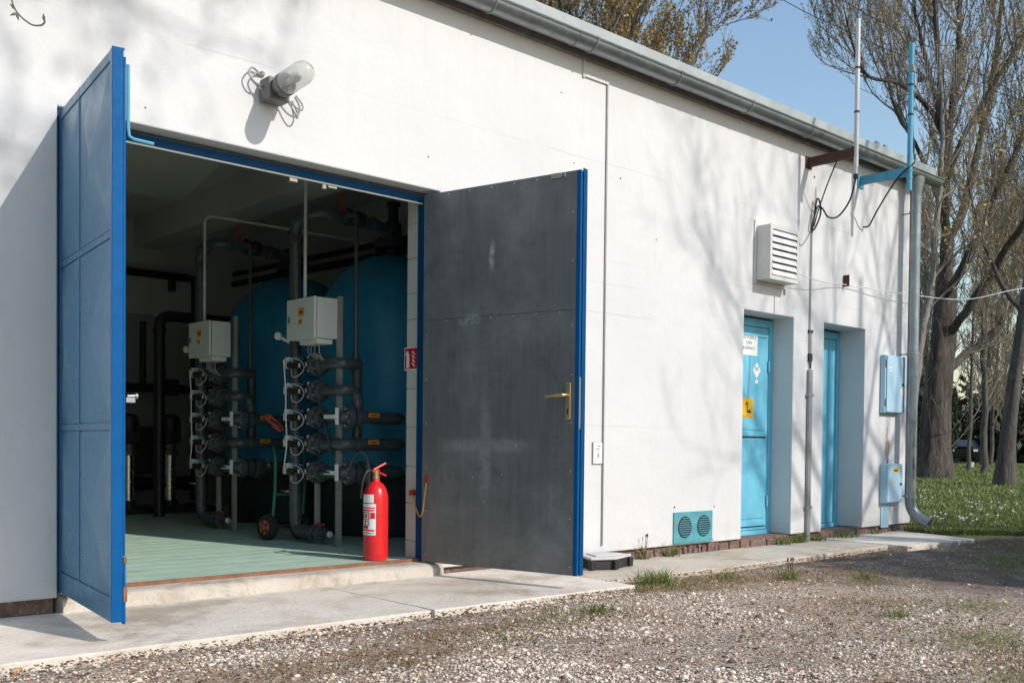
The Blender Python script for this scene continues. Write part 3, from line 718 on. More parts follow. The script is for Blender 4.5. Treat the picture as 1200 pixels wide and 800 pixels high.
# louvred vent
vt = thing('louvre_vent', 'cream metal louvred vent box above the left side door', 'vent', (7.72, 0, 2.23))
MB().box((7.468, -.012, 2.232), (7.975, -.001, 2.785)).build('back_plate', 'vent_grey', vt, smooth=False, bevel=.002)
MB().box((7.498, -.148, 2.262), (7.506, -.012, 2.732)).box((7.934, -.148, 2.262), (7.942, -.012, 2.732)).box((7.507, -.148, 2.724), (7.933, -.012, 2.732)).box((7.507, -.148, 2.262), (7.933, -.012, 2.270)).build('casing', 'vent_grey', vt, smooth=False)
MB().box((7.507, -.05, 2.271), (7.933, -.045, 2.723)).build('dark_back', 'dark_gap', vt, smooth=False)
MB().box((7.497, -.152, 2.261), (7.53, -.1485, 2.733)).box((7.915, -.152, 2.261), (7.943, -.1485, 2.733)).box((7.531, -.152, 2.695), (7.914, -.1485, 2.733)).box((7.531, -.152, 2.261), (7.914, -.1485, 2.298)).build('front_frame', 'vent_grey', vt, smooth=False)
for k in range(7):
    zc = 2.325 + k*.057; tilt = (.4, .42, .38, .42, .4, .36, .42)[k]
    Mx = Matrix.Translation((7.722, -.146, zc)) @ Matrix.Rotation(-tilt, 4, 'X')
    MB().box((-.192, -.004, -.028), (.192, .0, .024), Mx).build('slat', 'vent_slat', vt, smooth=False)
MB().box((7.945, -.02, 2.19), (7.975, -.002, 2.235)).build('bracket', 'vent_grey', vt, smooth=False)

# antenna brackets and masts
ba = thing('rod_antenna', 'white rod antenna on a rusty brown wall bracket', 'antenna', (8.32, 0, 3.3))
MB().box((8.27, -.012, 3.385), (8.37, -.001, 3.495)).build('wall_plate', 'rust_brown', ba, smooth=False)
MB().box((8.295, -.455, 3.40), (8.30, -.012, 3.48)).box((8.30, -.455, 3.475), (8.345, -.012, 3.48)).box((8.30, -.455, 3.40), (8.345, -.012, 3.405)).build('bracket_arm', 'rust_brown', ba, smooth=False)
MB().box((8.275, -.468, 3.395), (8.365, -.456, 3.488)).build('end_plate', 'rust_brown', ba, smooth=False)
MB().tube([(8.305, -.49, 3.235), (8.305, -.49, 3.30)], .016, 12).tube([(8.305, -.49, 3.30), (8.303, -.49, 4.61)], .0205, 14).build('mast', 'mast_white', ba)
for zc in (3.79, 4.18): MB().lathe([(.024, -.008), (.024, .008)], (8.304, -.49, zc), n=14).build('mast_clamp', 'rust_brown', ba)
MB().lathe([(.018, 0), (.022, .01), (.022, .04), (.012, .045)], (8.305, -.49, 3.20), n=12).build('cable_socket', 'cable_black', ba)
cb = thing('antenna_cable', 'black antenna cable looping below the rusty bracket', 'cable', (8.35, -.05, 2.9))
loop([(8.305, -.49, 3.205), (8.30, -.44, 3.02), (8.32, -.32, 2.90), (8.42, -.16, 2.93), (8.46, -.08, 3.02), (8.42, -.05, 3.05), (8.37, -.04, 2.93), (8.355, -.03, 2.84), (8.40, -.03, 2.84), (8.46, -.05, 2.97), (8.455, -.05, 3.08), (8.42, -.04, 3.12), (8.40, -.03, 3.0), (8.385, -.02, 2.86), (8.382, -.014, 2.80)], .008, 'cable_black', 'cable', cb)
loop([(8.31, -.30, 3.40), (8.36, -.17, 3.2), (8.42, -.05, 3.0), (8.39, -.03, 2.86)], .006, 'cable_black', 'cable', cb)
bb = thing('grid_antenna', 'grid dish antenna on a light blue mast at the building corner', 'antenna', (9.27, 0, 3.3))
MB().box((9.215, -.012, 3.375), (9.325, -.001, 3.495)).build('wall_plate', 'pole_blue_paint', bb, smooth=False)
MB().box((9.25, -.48, 3.395), (9.256, -.012, 3.485)).box((9.256, -.48, 3.479), (9.30, -.012, 3.485)).build('bracket_arm', 'pole_blue_paint', bb, smooth=False)
MB().box((9.245, -.30, 3.392), (9.252, -.285, 3.488)).build('arm_rib', 'pole_blue_paint', bb, smooth=False)
MB().tube([(9.268, -.51, 3.26), (9.268, -.51, 4.65)], .025, 14).build('mast', 'pole_blue_paint', bb)
for zc in (3.38, 3.45, 3.98, 4.26): MB().lathe([(.029, -.008), (.029, .008)], (9.268, -.51, zc), n=14).build('mast_clamp', 'cable_black' if zc > 3.9 else 'pole_blue_paint', bb)
# grid reflector: curved bars. Dish faces along +x+y (away and right), bars vertical
gc = Vector((9.268, -.51, 4.415)); g = MB()
fw = Vector((.80, .60, 0)).normalized(); sd = Vector((fw.y, -fw.x, 0))
Wd, Hd = .31, .225
def dish(u, v): return gc + sd*(u+.17) + Vector((0, 0, v)) + fw*(.03 + .38*(u*u + v*v))
for i in range(29):
    u = -Wd + 2*Wd*i/28
    hh = Hd*math.sqrt(max(.05, 1-(abs(u)/Wd)**3.2))
    g.tube([dish(u, -hh + 2*hh*k/8) for k in range(9)], .0028, 5)
for v in (-Hd, 0, Hd*.98):
    lim = Wd*(.72 if v else 1)
    g.tube([dish(-lim + 2*lim*k/14, v) for k in range(15)], .0045, 5)
g.build('grid_reflector', 'lamp_metal', bb)
MB().tube([gc + sd*.03 + fw*.03, gc + sd*.17 + fw*.40 + Vector((0, 0, .05))], .010, 8).lathe([(.02, 0), (.035, .03), (.035, .07), (.01, .08)], gc + sd*.17 + fw*.38 + Vector((0, 0, .05)), fw, 10).build('feed_arm', 'cable_black', bb)
MB().box((9.24, -.54, 4.38), (9.31, -.475, 4.44)).build('mount_block', 'galvanised_grey', bb, smooth=False)
loop([(9.30, -.51, 4.42), (9.305, -.515, 4.2), (9.30, -.515, 3.9), (9.31, -.53, 3.62), (9.28, -.55, 3.52), (9.22, -.45, 3.42), (9.26, -.3, 3.28), (9.30, -.15, 3.10), (9.35, -.06, 3.01), (9.345, -.0, 3.005)], .008, 'cable_black', 'cable', bb)

# earthing strip, thin cable conduit, trunking
es = thing('earth_conductor', 'grey earth wire and flat strip running down between the side doors', 'conduit', (8.38, 0, -.07))
MB().tube([(8.382, -.014, 2.82), (8.380, -.012, 1.92), (8.380, -.012, 1.60)], .007, 8).tube([(8.405, -.012, 1.88), (8.405, -.012, 1.60)], .005, 8).build('wire', 'cable_grey', es)
MB().box((8.365, -.02, 1.61), (8.42, -.004, 1.68)).box((8.36, -.018, 1.875), (8.43, -.004, 1.90)).build('clamp', 'cable_black', es, smooth=False)
MB().tube([(8.38, -.012, 1.62), (8.385, -.02, 1.56), (8.40, -.012, 1.54), (8.405, -.012, 1.62)], .007, 8).build('wire', 'cable_black', es)
MB().box((8.358, -.032, -.075), (8.412, -.004, 1.53)).build('flat_strip', 'galvanised_grey', es, smooth=False, bevel=.003)
for zc in (1.28, .23): MB().box((8.34, -.036, zc), (8.43, -.003, zc+.022)).build('strap', 'galvanised_grey', es, smooth=False)
tr = thing('cable_trunking', 'thin grey cable trunking running down the white wall beside the open leaf', 'conduit', (5.555, 0, .05))
MB().box((5.550, -.012, .055), (5.563, -.001, 3.478)).build('trunking', 'galvanised_grey', tr, smooth=False)
MB().box((5.305, -.014, 3.478), (5.567, -.001, 3.498), ).build('trunking', 'vent_grey', tr, smooth=False)
MB().box((5.293, -.014, 3.47), (5.312, -.001, 3.60)).build('trunking', 'vent_grey', tr, smooth=False)
sk = thing('wall_switch_plate', 'small white labelled switch plate beside the cable trunking', 'switch', (5.50, 0, .74))
MB().box((5.446, -.014, .668), (5.543, -.001, .822)).build('plate', 'sign_white', sk, smooth=False, bevel=.004)
MB().box((5.491, -.0155, .715), (5.503, -.0138, .745)).build('slot', 'ink_grey', sk, smooth=False)
MB().box((5.49, -.0150, .795), (5.52, -.0138, .801)).box((5.47, -.0150, .778), (5.52, -.0138, .783)).box((5.475, -.0150, .768), (5.51, -.0138, .771)).build('print', 'ink_grey', sk, smooth=False)
MB().box((5.442, -.009, .664), (5.547, -.0008, .826)).build('gasket', 'galvanised_grey', sk, smooth=False)

# pale blue boxes near the corner
eb = thing('electric_box', 'pale blue electric box high on the wall beside the downpipe', 'electric box', (9.94, 0, 1.16))
MB().box((9.745, -.055, 1.165), (10.145, -.001, 1.76)).build('casing', 'pale_blue_paint', eb, smooth=False, bevel=.004)
MB().box((9.765, -.068, 1.175), (10.143, -.056, 1.752)).build('door', 'pale_blue_paint', eb, smooth=False, bevel=.003)
for zc in (1.24, 1.64): MB().tube([(9.757, -.064, zc), (9.757, -.064, zc+.07)], .008, 8).build('hinge', 'galvanised_grey', eb)
MB().box((10.08, -.074, 1.455), (10.12, -.068, 1.475)).build('lock', 'ink_black', eb, smooth=False)
MB().box((9.80, -.0695, 1.59), (9.85, -.068, 1.635)).box((9.815, -.0695, 1.545), (9.83, -.068, 1.558)).build('sticker', 'paper_white', eb, smooth=False)
MB().box((9.81, -.0702, 1.61), (9.84, -.0696, 1.617)).build('sticker_print', 'ink_black', eb, smooth=False)
MB().lathe([(.036, 0), (.036, .0015)], (10.085, -.068, 1.385), (0, -1, 0), 18).build('sticker', 'sign_white', eb)
MB().box((10.068, -.0712, 1.365), (10.10, -.0697, 1.374)).build('sticker_print', 'orange_label', eb, smooth=False)
MB().box((10.075, -.0712, 1.388), (10.095, -.0697, 1.40)).build('sticker_print', 'orange_label', eb, smooth=False)
mt = thing('meter_box', 'small pale blue meter box low on the wall under the bare patch', 'meter box', (9.94, 0, .235))
MB().box((9.775, -.07, .238), (10.105, -.001, .642)).build('casing', 'pale_blue_paint', mt, smooth=False, bevel=.004)
MB().box((9.785, -.082, .246), (10.10, -.0705, .636)).build('door', 'pale_blue_paint', mt, smooth=False, bevel=.003)
MB().box((9.90, -.0835, .55), (10.01, -.0825, .61)).build('sticker', 'sign_yellow', mt, smooth=False)
MB().box((9.915, -.085, .565), (9.99, -.0837, .583)).build('sticker_print', 'ink_black', mt, smooth=False)
MB().lathe([(.016, 0), (.016, .008)], (10.065, -.082, .43), (0, -1, 0), 12).build('lock', 'ink_black', mt)
MB().box((9.86, -.0832, .42), (9.88, -.0822, .5)).build('stain_label', 'sign_yellow', mt, smooth=False)
MB().prism([(9.80, -.012, -.02), (9.95, -.012, -.02), (9.975, -.012, .236), (9.79, -.012, .236)], (0, .011, 0)).build('cable_cover', 'pale_blue_paint', mt, smooth=False)
# teal plate with two round grilles
tv = thing('vent_plate', 'weathered teal vent plate with two round grilles at the wall foot', 'vent', (6.66, 0, .01))
MB().box((6.405, -.012, .012), (6.918, -.001, .268)).build('plate', 'teal_paint', tv, smooth=False, bevel=.002)
for cx in (6.545, 6.795):
    gr_ = MB().lathe([(.088, 0), (.088, .004), (.08, .004)], (cx, -.0122, .145), (0, -1, 0), 28).build('grille', 'tank_dark', tv)
    b_ = MB()
    for i in range(-4, 5):
        hh = math.sqrt(max(0, .082**2-(i*.018)**2)); b_.box((cx-hh, -.0185, .145+i*.018-.003), (cx+hh, -.0165, .145+i*.018+.003))
    b_.build('grille_bars', 'teal_paint', tv, smooth=False)

# washing line / cable from vent to beyond the corner, other small wires
wl = tag(MB().tube(smooth_path([(7.93, -.151, 2.355), (8.4, -.10, 2.345), (8.985, -.04, 2.385), (10.03, -.10, 2.405), (11.5, -.1, 2.50), (13.5, .1, 2.86), (18, .6, 3.6)], 8), .0042, 6).build('wall_cable', 'cable_white'), 'white cable slung from the louvre vent past the corner', 'cable')
tag(MB().box((8.98, -.06, 2.37), (8.995, -.002, 2.48)).build('line_hook', 'rust_brown', smooth=False), 'small rusty hook in the wall holding the white cable', 'hook')
tag(MB().tube([(7.80, -.004, 2.155), (7.798, -.004, 2.0)], .0022, 6).build('wire_end', 'cable_grey'), 'short thin wire end hanging between vent and left side door', 'wire')
# black plastic box with grey lid on the walkway
bx = thing('bait_box', 'low black plastic box with grey lid on the walkway', 'box', (5.35, -.15, -.079))
def quad_box(pts, z0, z1, inset=0): 
    c = sum((Vector((*p, 0)) for p in pts), Vector())/len(pts)
    q = [c + (Vector((*p, 0))-c)*(1-inset) for p in pts]
    return MB().prism([(p.x, p.y, z0) for p in q], (0, 0, z1-z0))
bp = [(5.16, -.27), (5.34, -.345), (5.60, -.26), (5.52, -.06), (5.26, -.04)]
quad_box(bp, -.079, -.006, .10).build('body', 'plastic_black', bx, smooth=False, bevel=.008)
for p in bp[:3]: MB().box((p[0]*.94+5.36*.06-.02, p[1]*.94-.2*.06-.02, -.075), (p[0]*.94+5.36*.06+.02, p[1]*.94-.2*.06+.02, -.01)).build('corner_foot', 'plastic_black', bx, smooth=False, bevel=.004)
quad_box(bp, -.006, .012).build('lid', 'lid_grey', bx, smooth=False, bevel=.004)
quad_box(bp, .012, .022, .35).build('lid_panel', 'lid_grey', bx, smooth=False, bevel=.004)

# ================================================================== INSIDE THE PUMP ROOM
# fibreglass pressure tanks
def tank():
    r = thing('filter_tank', 'blue fibreglass filter tank nearest the door, behind the front valve rack', 'tank', (5.02, 1.95, .05), 'blue filter tanks')
    pr = [(.60, .50), (.62, .55), (.62, 1.75)] + [(.62*math.cos(R(a)), 1.75+.60*math.sin(R(a))) for a in (12, 24, 36, 48, 60, 70, 78, 83)]
    MB().lathe(pr, (5.02, 1.95, .05), n=48).build('body', 'tank_blue', r)
    MB().lathe([(.58, 0), (.60, .02), (.60, .52), (.56, .56)], (5.02, 1.95, .05), n=40).build('skirt', 'tank_dark', r)
    nk = MB().lathe([(.09, 2.30), (.09, 2.40), (.16, 2.40), (.16, 2.47), (.07, 2.47), (.07, 2.62)], (5.02, 1.95, .05), n=24).build('neck_flange', 'pvc_black', r)
    for k in range(8):
        a = R(45*k); MB().lathe([(.014, 2.38), (.014, 2.49)], (5.02+.135*math.cos(a), 1.95+.135*math.sin(a), .05), n=6).build('bolt', 'pvc_black', nk)
    MB().tube([(5.02, 1.95, 2.64), (5.02, 1.95, 2.82)], .045, 14).lathe([(.06, .0), (.06, .03), (.03, .04)], (5.02, 1.95, 2.82), n=14).build('air_valve', 'pvc_black', r)
    return r
tk = tank(); dup(tk, (-.02, 1.62, 0), 'blue fibreglass filter tank further back, behind the rear valve rack')

RZ = [1.379, 1.186, .989, .793, .586]
def flange_ring(mb, c, axis, r=.086, th=.026): mb.lathe([(.045, -.02), (r-.004, -.02), (r, -.016), (r, th-.004), (r-.004, th), (.045, th)], c, axis, 22)
def rack():
    u = thing('valve_rack', 'front rack of grey plastic valves and pipes beside the fire extinguisher', 'valve rack', (3.95, 1.4, .05), 'valve racks')
    hx, hy = 3.93, 1.655
    # supply riser, over the top to the tank
    pth = [(hx-.01, hy, .20), (hx-.02, hy, 2.36)] + elbow((hx-.025, hy, 2.47), (0, 0, 1), (0, -1, .02), .10) + elbow((hx-.02, 1.33, 2.50), (0, -1, .02), (1, .12, 0), .10) + [(4.45, 1.42, 2.50), (4.75, 1.62, 2.52), (5.02, 1.90, 2.54)]
    MB().tube(pth, .046, 16).build('riser_pipe', 'pvc_grey', u)
    for c, a in [((hx-.02, hy, 2.34), (0, 0, 1)), ((hx-.022, 1.60, 2.475), (0, 1, 0)), ((4.02, 1.345, 2.50), (1, .12, 0)), ((4.45, 1.42, 2.50), (1, .3, 0))]:
        MB().lathe([(.050, -.03), (.054, -.026), (.054, .026), (.050, .03)], c, a, 16).build('pipe_socket', 'pvc_grey', u)
    MB().tube([(4.12, 1.36, 2.50), (4.12, 1.36, 2.58)], .014, 8).build('valve_stem', 'pvc_black', u)
    MB().box((4.105, 1.345, 2.52), (4.135, 1.375, 2.66)).box((4.10, 1.34, 2.52), (4.16, 1.38, 2.55)).build('red_lever', 'red_lever', u, smooth=False, bevel=.004)
    for c in ((4.20, 1.37, 2.505), (4.30, 1.385, 2.505), (4.72, 1.60, 2.52)):
        m_ = MB(); flange_ring(m_, c, (1, .2, 0), .066, .02); m_.build('union_ring', 'pvc_black', u)
    MB().tube([(4.115, 1.30, 2.49), (4.115, 1.15, 2.475), (4.115, 1.14, 2.46), (4.117, 1.14, 1.46)], .017, 10).build('vent_pipe', 'pvc_grey', u)
    MB().tube([(4.117, 1.14, 1.46), (4.117, 1.14, 1.38)], .026, 12).tube([(4.117, 1.14, 1.38), (4.13, 1.14, 1.36), (4.13, 1.14, .80)], .036, 14).build('drop_pipe', 'pvc_grey', u)
    # foot of the riser and drain
    MB().tube([(hx-.01, hy, .30)] + elbow((hx-.005, hy, .13), (0, 0, -1), (.1, -1, 0), .07) + [(3.965, 1.32, .128)], .046, 16).build('drain_pipe', 'pvc_grey', u)
    for yy in (1.56, 1.42, 1.34): MB().lathe([(.052, -.02), (.056, -.015), (.056, .015), (.052, .02)], (3.945, yy, .129), (.1, -1, 0), 16).build('pipe_socket', 'pvc_grey', u)
    MB().tube([(3.967, 1.32, .128), (3.97, 1.245, .128)], .030, 12).build('drain_spout', 'pvc_grey', u)
    MB().lathe([(.026, 0), (.022, .012), (.01, .016)], (3.97, 1.245, .128), (.1, -1, 0), 14).build('spout_cap', 'cable_white', u)
    MB().box((3.935, 1.30, .19), (3.965, 1.40, .205)).tube([(3.955, 1.35, .17), (3.955, 1.35, .2)], .012, 8).build('red_lever', 'red_lever', u, smooth=False, bevel=.003)
    # posts
    MB().box((3.955, 1.105, .05), (3.985, 1.15, 1.86)).build('post', 'post_steel', u, smooth=False, bevel=.002)
    MB().box((3.955, 1.40, .05), (3.985, 1.44, .62)).build('post', 'post_steel', u, smooth=False, bevel=.002)
    MB().box((3.94, 1.08, .05), (4.0, 1.175, .056)).build('foot_plate', 'post_steel', u, smooth=False)
    for k, zc in enumerate(RZ):
        # short stub from riser, actuated valve, flange, then pipes
        v = MB().tube([(hx, hy-.02, zc), (hx+.01, 1.50, zc)], .040, 14).tube([(hx+.01, 1.52, zc), (hx+.015, 1.38, zc)], .064, 14).build('valve', 'pvc_black', u)
        m_ = MB(); flange_ring(m_, (hx+.015, 1.385, zc), (0, -1, 0)); flange_ring(m_, (hx+.015, 1.325, zc), (0, -1, 0), .066)
        fl_ = m_.build('flange', 'pvc_grey', v)
        for j in range(6):
            a = R(30+60*j)
            o = MB().lathe([(.011, -.03), (.011, .03), (.006, .036)], (hx+.015+.062*math.cos(a), 1.38, zc+.062*math.sin(a)), (0, -1, 0), 6).build('bolt', 'bolt_grey', v)
        MB().box((hx-.115, 1.60, zc-.022), (hx-.055, 1.665, zc+.035)).box((hx-.112, 1.61, zc+.036), (hx-.06, 1.655, zc+.062)).build('actuator', 'cable_white', v, smooth=False, bevel=.006)
        MB().lathe([(.026, 0), (.026, .05), (.018, .056)], (hx-.07, 1.575, zc), (-1, 0, 0), 14).build('actuator_head', 'pvc_black', v)
        MB().box((hx-.05, 1.43, zc-.014), (hx-.038, 1.56, zc+.018)).box((hx-.05, 1.412, zc-.055), (hx-.02, 1.424, zc+.065)).build('bracket', 'sign_white', v, smooth=False, bevel=.003)
        r_ = random.Random(k)
        MB().tube(smooth_path([(hx-.10, 1.62, zc+.02), (hx-.11, 1.55, zc+.05), (hx-.08, 1.47, zc+.03), (hx-.07, 1.44, zc-.01)]), .0026, 6).tube(smooth_path([(hx-.08, 1.60, zc-.02), (hx-.10, 1.56, zc-.065-.02*r_.random()), (hx-.09, 1.50, zc-.085), (hx-.07, 1.455, zc-.05), (hx-.06, 1.45, zc-.01)]), .0026, 6).build('hose_loop', 'cable_white', v)
        MB().tube(smooth_path([(hx-.09, 1.63, zc+.05), (hx-.08, 1.55, zc+.06), (hx-.06, 1.46, zc+.045)]), .003, 6).build('hose_loop', 'pole_blue_paint', v)
    px_ = hx+.015
    def run(k, y1, xend, name='outlet_pipe'):
        zc = RZ[k]
        MB().tube([(px_, 1.32, zc)] + elbow((px_+.0, y1, zc), (0, -1, 0), (1, 0, 0), .07) + [(xend-.09, y1, zc)] + elbow((xend, y1, zc), (1, 0, 0), (0, 1, 0), .08) + [(xend, y1+.35, zc)], .044, 16).build(name, 'pvc_grey', u)
        MB().lathe([(.048, -.03), (.052, -.026), (.052, .026), (.048, .03)], (px_+.14, y1, zc), (1, 0, 0), 16).build('pipe_socket', 'pvc_grey', u)
    MB().tube([(px_, 1.32, RZ[0])] + elbow((px_, 1.09, RZ[0]), (0, -1, 0), (1, .1, 0), .07) + [(4.14, 1.13, RZ[0])], .042, 16).build('outlet_pipe', 'pvc_grey', u)
    MB().tube([(px_, 1.32, RZ[1])] + elbow((px_, 1.05, RZ[1]), (0, -1, 0), (1, 0, 0), .05) + elbow((4.075, 1.05, RZ[1]), (1, 0, 0), (0, 0, -1), .07) + [(4.075, 1.05, RZ[2]+.02)], .040, 16).build('outlet_pipe', 'pvc_grey', u)
    MB().lathe([(.044, -.03), (.047, -.026), (.047, .026), (.044, .03)], (4.075, 1.05, RZ[1]-.10), (0, 0, 1), 16).build('pipe_socket', 'pvc_grey', u)
    for k in (2, 3, 4): run(k, 1.045, 4.48)
    for k in (2, 4):
        m_ = MB(); flange_ring(m_, (px_+.055, 1.05, RZ[k]), (1, -.2, 0)); flange_ring(m_, (px_+.115, 1.045, RZ[k]), (1, -.1, 0), .07); 
        if k == 4: flange_ring(m_, (px_+.175, 1.045, RZ[k]), (1, 0, 0), .085); flange_ring(m_, (px_+.225, 1.045, RZ[k]), (1, 0, 0), .07)
        m_.build('flange', 'pvc_grey', u)
        for j in range(6):
            a = R(30+60*j); MB().lathe([(.011, -.02), (.011, .03), (.006, .036)], (px_+.05, 1.05+.06*math.cos(a), RZ[k]+.06*math.sin(a)), (-1, .2, 0), 6).build('bolt', 'bolt_grey', u)
        MB().box((px_-.06, 1.06, RZ[k]-.012), (px_-.05, 1.20, RZ[k]+.016)).box((px_-.055, 1.045, RZ[k]-.055), (px_-.03, 1.057, RZ[k]+.065)).build('bracket', 'sign_white', u, smooth=False)
        
    MB().tube(smooth_path([(3.90, 1.27, RZ[2]+.02), (3.89, 1.20, RZ[2]-.05), (3.90, 1.13, RZ[2]-.23), (3.905, 1.10, RZ[2]-.27), (3.91, 1.13, RZ[2]-.20), (3.90, 1.22, RZ[2]+.0)]), .009, 8).build('lever', 'pvc_black', u)
    MB().tube([(3.88, 1.27, RZ[4]+.01), (3.90, 1.06, RZ[4])], .011, 8).build('lever', 'pvc_black', u)
    for k in (2, 3, 4):
        MB().box((4.14, 1.045-.0455, RZ[k]+.002), (4.235, 1.045-.0425, RZ[k]+.034)).build('pipe_label', 'orange_label', u, smooth=False)
        MB().box((4.155, 1.045-.0462, RZ[k]+.012), (4.215, 1.045-.0456, RZ[k]+.020)).build('label_print', 'label_ink', u, smooth=False)
    MB().tube(smooth_path([(3.80, 1.63, 1.42), (3.80, 1.60, 1.2), (3.79, 1.575, 1.0), (3.795, 1.57, .8), (3.795, 1.60, .65), (3.81, 1.64, .60)]), .005, 8).build('control_cable', 'cable_white', u)
    MB().tube([(3.90, 1.70, .43), (3.86, 1.73, .43)], .008, 6).tube([(3.86, 1.70, .43), (3.86, 1.76, .435)], .006, 6).build('sample_tap', 'brass', u)
    MB().box((3.875, 1.625, .52), (3.882, 1.66, .545)).build('pipe_label', 'orange_label', u, smooth=False)
    MB().tube([(3.90, 1.70, 1.56), (3.85, 1.76, 1.60)], .012, 8).lathe([(.03, 0), (.03, .02)], (3.84, 1.77, 1.61), (-1, -.3, 0), 14).build('pressure_gauge', 'sign_white', u)
    return u
rk = rack(); dup(rk, (0, 1.62, 0), 'rear rack of grey plastic valves and pipes behind the front rack')
# extra hose pipe beside the extinguisher (front rack only)
hs = thing('overflow_hose', 'grey bent overflow hose hanging beside the fire extinguisher', 'hose', (4.1, .9, .1))
MB().tube([(3.98, 1.0, .60)] + [(3.97, .96, .66), (3.98, .92, .72), (4.0, .88, .745), (4.03, .85, .70), (4.04, .84, .62), (4.045, .84, .13)], [.010]*5 + [.02, .022], 12).build('hose', 'pvc_grey', hs)

def cabinet(): 
    c = thing('control_cabinet', 'pale grey control cabinet on the front valve rack', 'cabinet', (3.86, 1.32, 1.55), 'control cabinets')
    MB().box((3.785, 1.13, 1.553), (3.953, 1.512, 1.842)).build('casing', 'cabinet_paint', c, smooth=False, bevel=.004)
    MB().box((3.758, 1.128, 1.550), (3.779, 1.514, 1.845)).build('door', 'cabinet_paint', c, smooth=False, bevel=.004)
    MB().box((3.778, 1.14, 1.56), (3.786, 1.50, 1.835)).build('door_gasket', 'dark_gap', c, smooth=False)
    MB().box((3.7555, 1.27, 1.715), (3.7585, 1.345, 1.775)).build('sticker', 'orange_label', c, smooth=False)
    MB().box((3.7555, 1.295, 1.655), (3.7585, 1.34, 1.695)).build('sticker', 'orange_label', c, smooth=False)
    MB().box((3.7548, 1.285, 1.735), (3.7556, 1.33, 1.752)).build('sticker_print', 'label_ink', c, smooth=False)
    MB().box((3.7548, 1.305, 1.67), (3.7556, 1.33, 1.682)).build('sticker_print', 'label_ink', c, smooth=False)
    MB().box((3.750, 1.463, 1.675), (3.758, 1.485, 1.72)).build('lock', 'ink_grey', c, smooth=False, bevel=.002)
    MB().box((3.80, 1.16, 1.515), (3.93, 1.40, 1.552)).build('gland_plate', 'cable_white', c, smooth=False, bevel=.003)
    for y0, y1 in ((1.33, 1.25), (1.28, 1.24), (1.22, 1.22), (1.37, 1.30)):
        MB().tube(smooth_path([(3.86, y0, 1.515), (3.85, y0-.01, 1.46), (3.88, y1, 1.42), (3.92, y1+.03, 1.40)]), .005, 6).build('cable', 'cable_grey', c)
    return c
cc = cabinet(); dup(cc, (-.03, 1.60, -.04), 'pale grey control cabinet on the rear valve rack')
cd = thing('cable_conduit', 'white plastic conduit rising from the front cabinet to the ceiling', 'conduit', (3.785, 1.3, 1.84))
MB().tube([(3.785, 1.3, 1.846), (3.785, 1.3, 3.34)], .0125, 10).build('conduit', 'vent_grey', cd)
cd2 = thing('cable_conduit', 'white plastic conduit bending over from the rear cabinet', 'conduit', (3.79, 2.8, 1.80))
MB().tube([(3.77, 2.9, 1.806), (3.77, 2.9, 2.62)] + elbow((3.77, 2.9, 2.70), (0, 0, 1), (1, 0, 0), .07) + [(5.4, 2.9, 2.70)], .012, 10).build('conduit', 'vent_grey', cd2)

# pipes on the back wall
wp = thing('wall_pipe', 'dark pipe running high along the back wall of the pump room', 'pipe', (4.2, 6.3, 2.7))
MB().tube([(1.3, 6.3, 2.72), (5.15, 6.3, 2.72)] + elbow((5.25, 6.3, 2.72), (1, 0, 0), (0, 0, -1), .08) + [(5.25, 6.3, .1)], .045, 12).build('pipe', 'pvc_black', wp)
MB().box((4.95, 6.27, 2.55), (5.0, 6.38, 2.70)).build('pipe_bracket', 'pvc_black', wp, smooth=False)
wp2 = thing('bent_pipe', 'black bent pipe standing on the floor behind the valve racks', 'pipe', (4.1, 4.6, .05))
MB().tube([(4.1, 4.6, .05), (4.1, 4.6, 1.93)] + elbow((4.1, 4.6, 2.04), (0, 0, 1), (1, 0, 0), .10) + [(4.9, 4.6, 2.04)], .055, 14).build('pipe', 'pvc_black', wp2)
MB().lathe([(.064, 0), (.064, .05)], (4.1, 4.6, 1.86), n=14).build('pipe_socket', 'pvc_black', wp2)
wp3 = thing('overhead_pipe', 'dark straight pipe under the ceiling behind the tanks', 'pipe', (5.7, 3, 2.6))
MB().tube([(5.75, .35, 2.60), (5.75, 6.3, 2.72)], .04, 12).tube([(5.75, .35, 2.72), (5.75, 6.3, 2.84)], .03, 12).build('pipe', 'pvc_black', wp3)
wp4 = thing('suction_pipe', 'dark horizontal pipe linking the pumps along the back', 'pipe', (4.3, 5.7, 1.4))
MB().tube([(1.5, 5.75, 1.38), (5.2, 5.75, 1.38)], .05, 12).build('pipe', 'pvc_black', wp4)
MB().box((4.5, 5.60, 1.30), (4.75, 5.69, 1.48)).build('valve', 'pvc_black', wp4, smooth=False, bevel=.01)
MB().tube([(4.40, 5.75, 1.38), (4.40, 5.75, 2.1)], .035, 12).build('riser', 'pvc_black', wp4)
# vertical pumps
def pump(x, y, lab):
    p = thing('vertical_pump', lab, 'pump', (x, y, .05), 'vertical pumps')
    MB().lathe([(.13, 0), (.13, .05), (.08, .06), (.08, .12), (.065, .13)], (x, y, .05), n=20).build('base', 'plastic_black', p)
    MB().lathe([(.06, .13), (.06, .62)], (x, y, .05), n=20).build('stainless_sleeve', 'chrome', p)
    MB().lathe([(.085, .60), (.085, .65), (.06, .66), (.06, .72)], (x, y, .05), n=20).build('coupling', 'lamp_metal', p)
    mo = MB().lathe([(.09, .72), (.10, .73), (.10, .96), (.095, 1.0), (.05, 1.03)], (x, y, .05), n=24).build('motor', 'plastic_black', p)
    for k in range(12):
        a = R(30*k); MB().box((-.004, .098, .75), (.004, .112, .95), Matrix.Translation((x, y, .05)) @ Matrix.Rotation(a, 4, 'Z')).build('fin', 'plastic_black', mo, smooth=False)
    MB().box((x-.05, y-.15, .78), (x+.05, y-.095, .90)).build('terminal_box', 'plastic_black', p, smooth=False, bevel=.005)
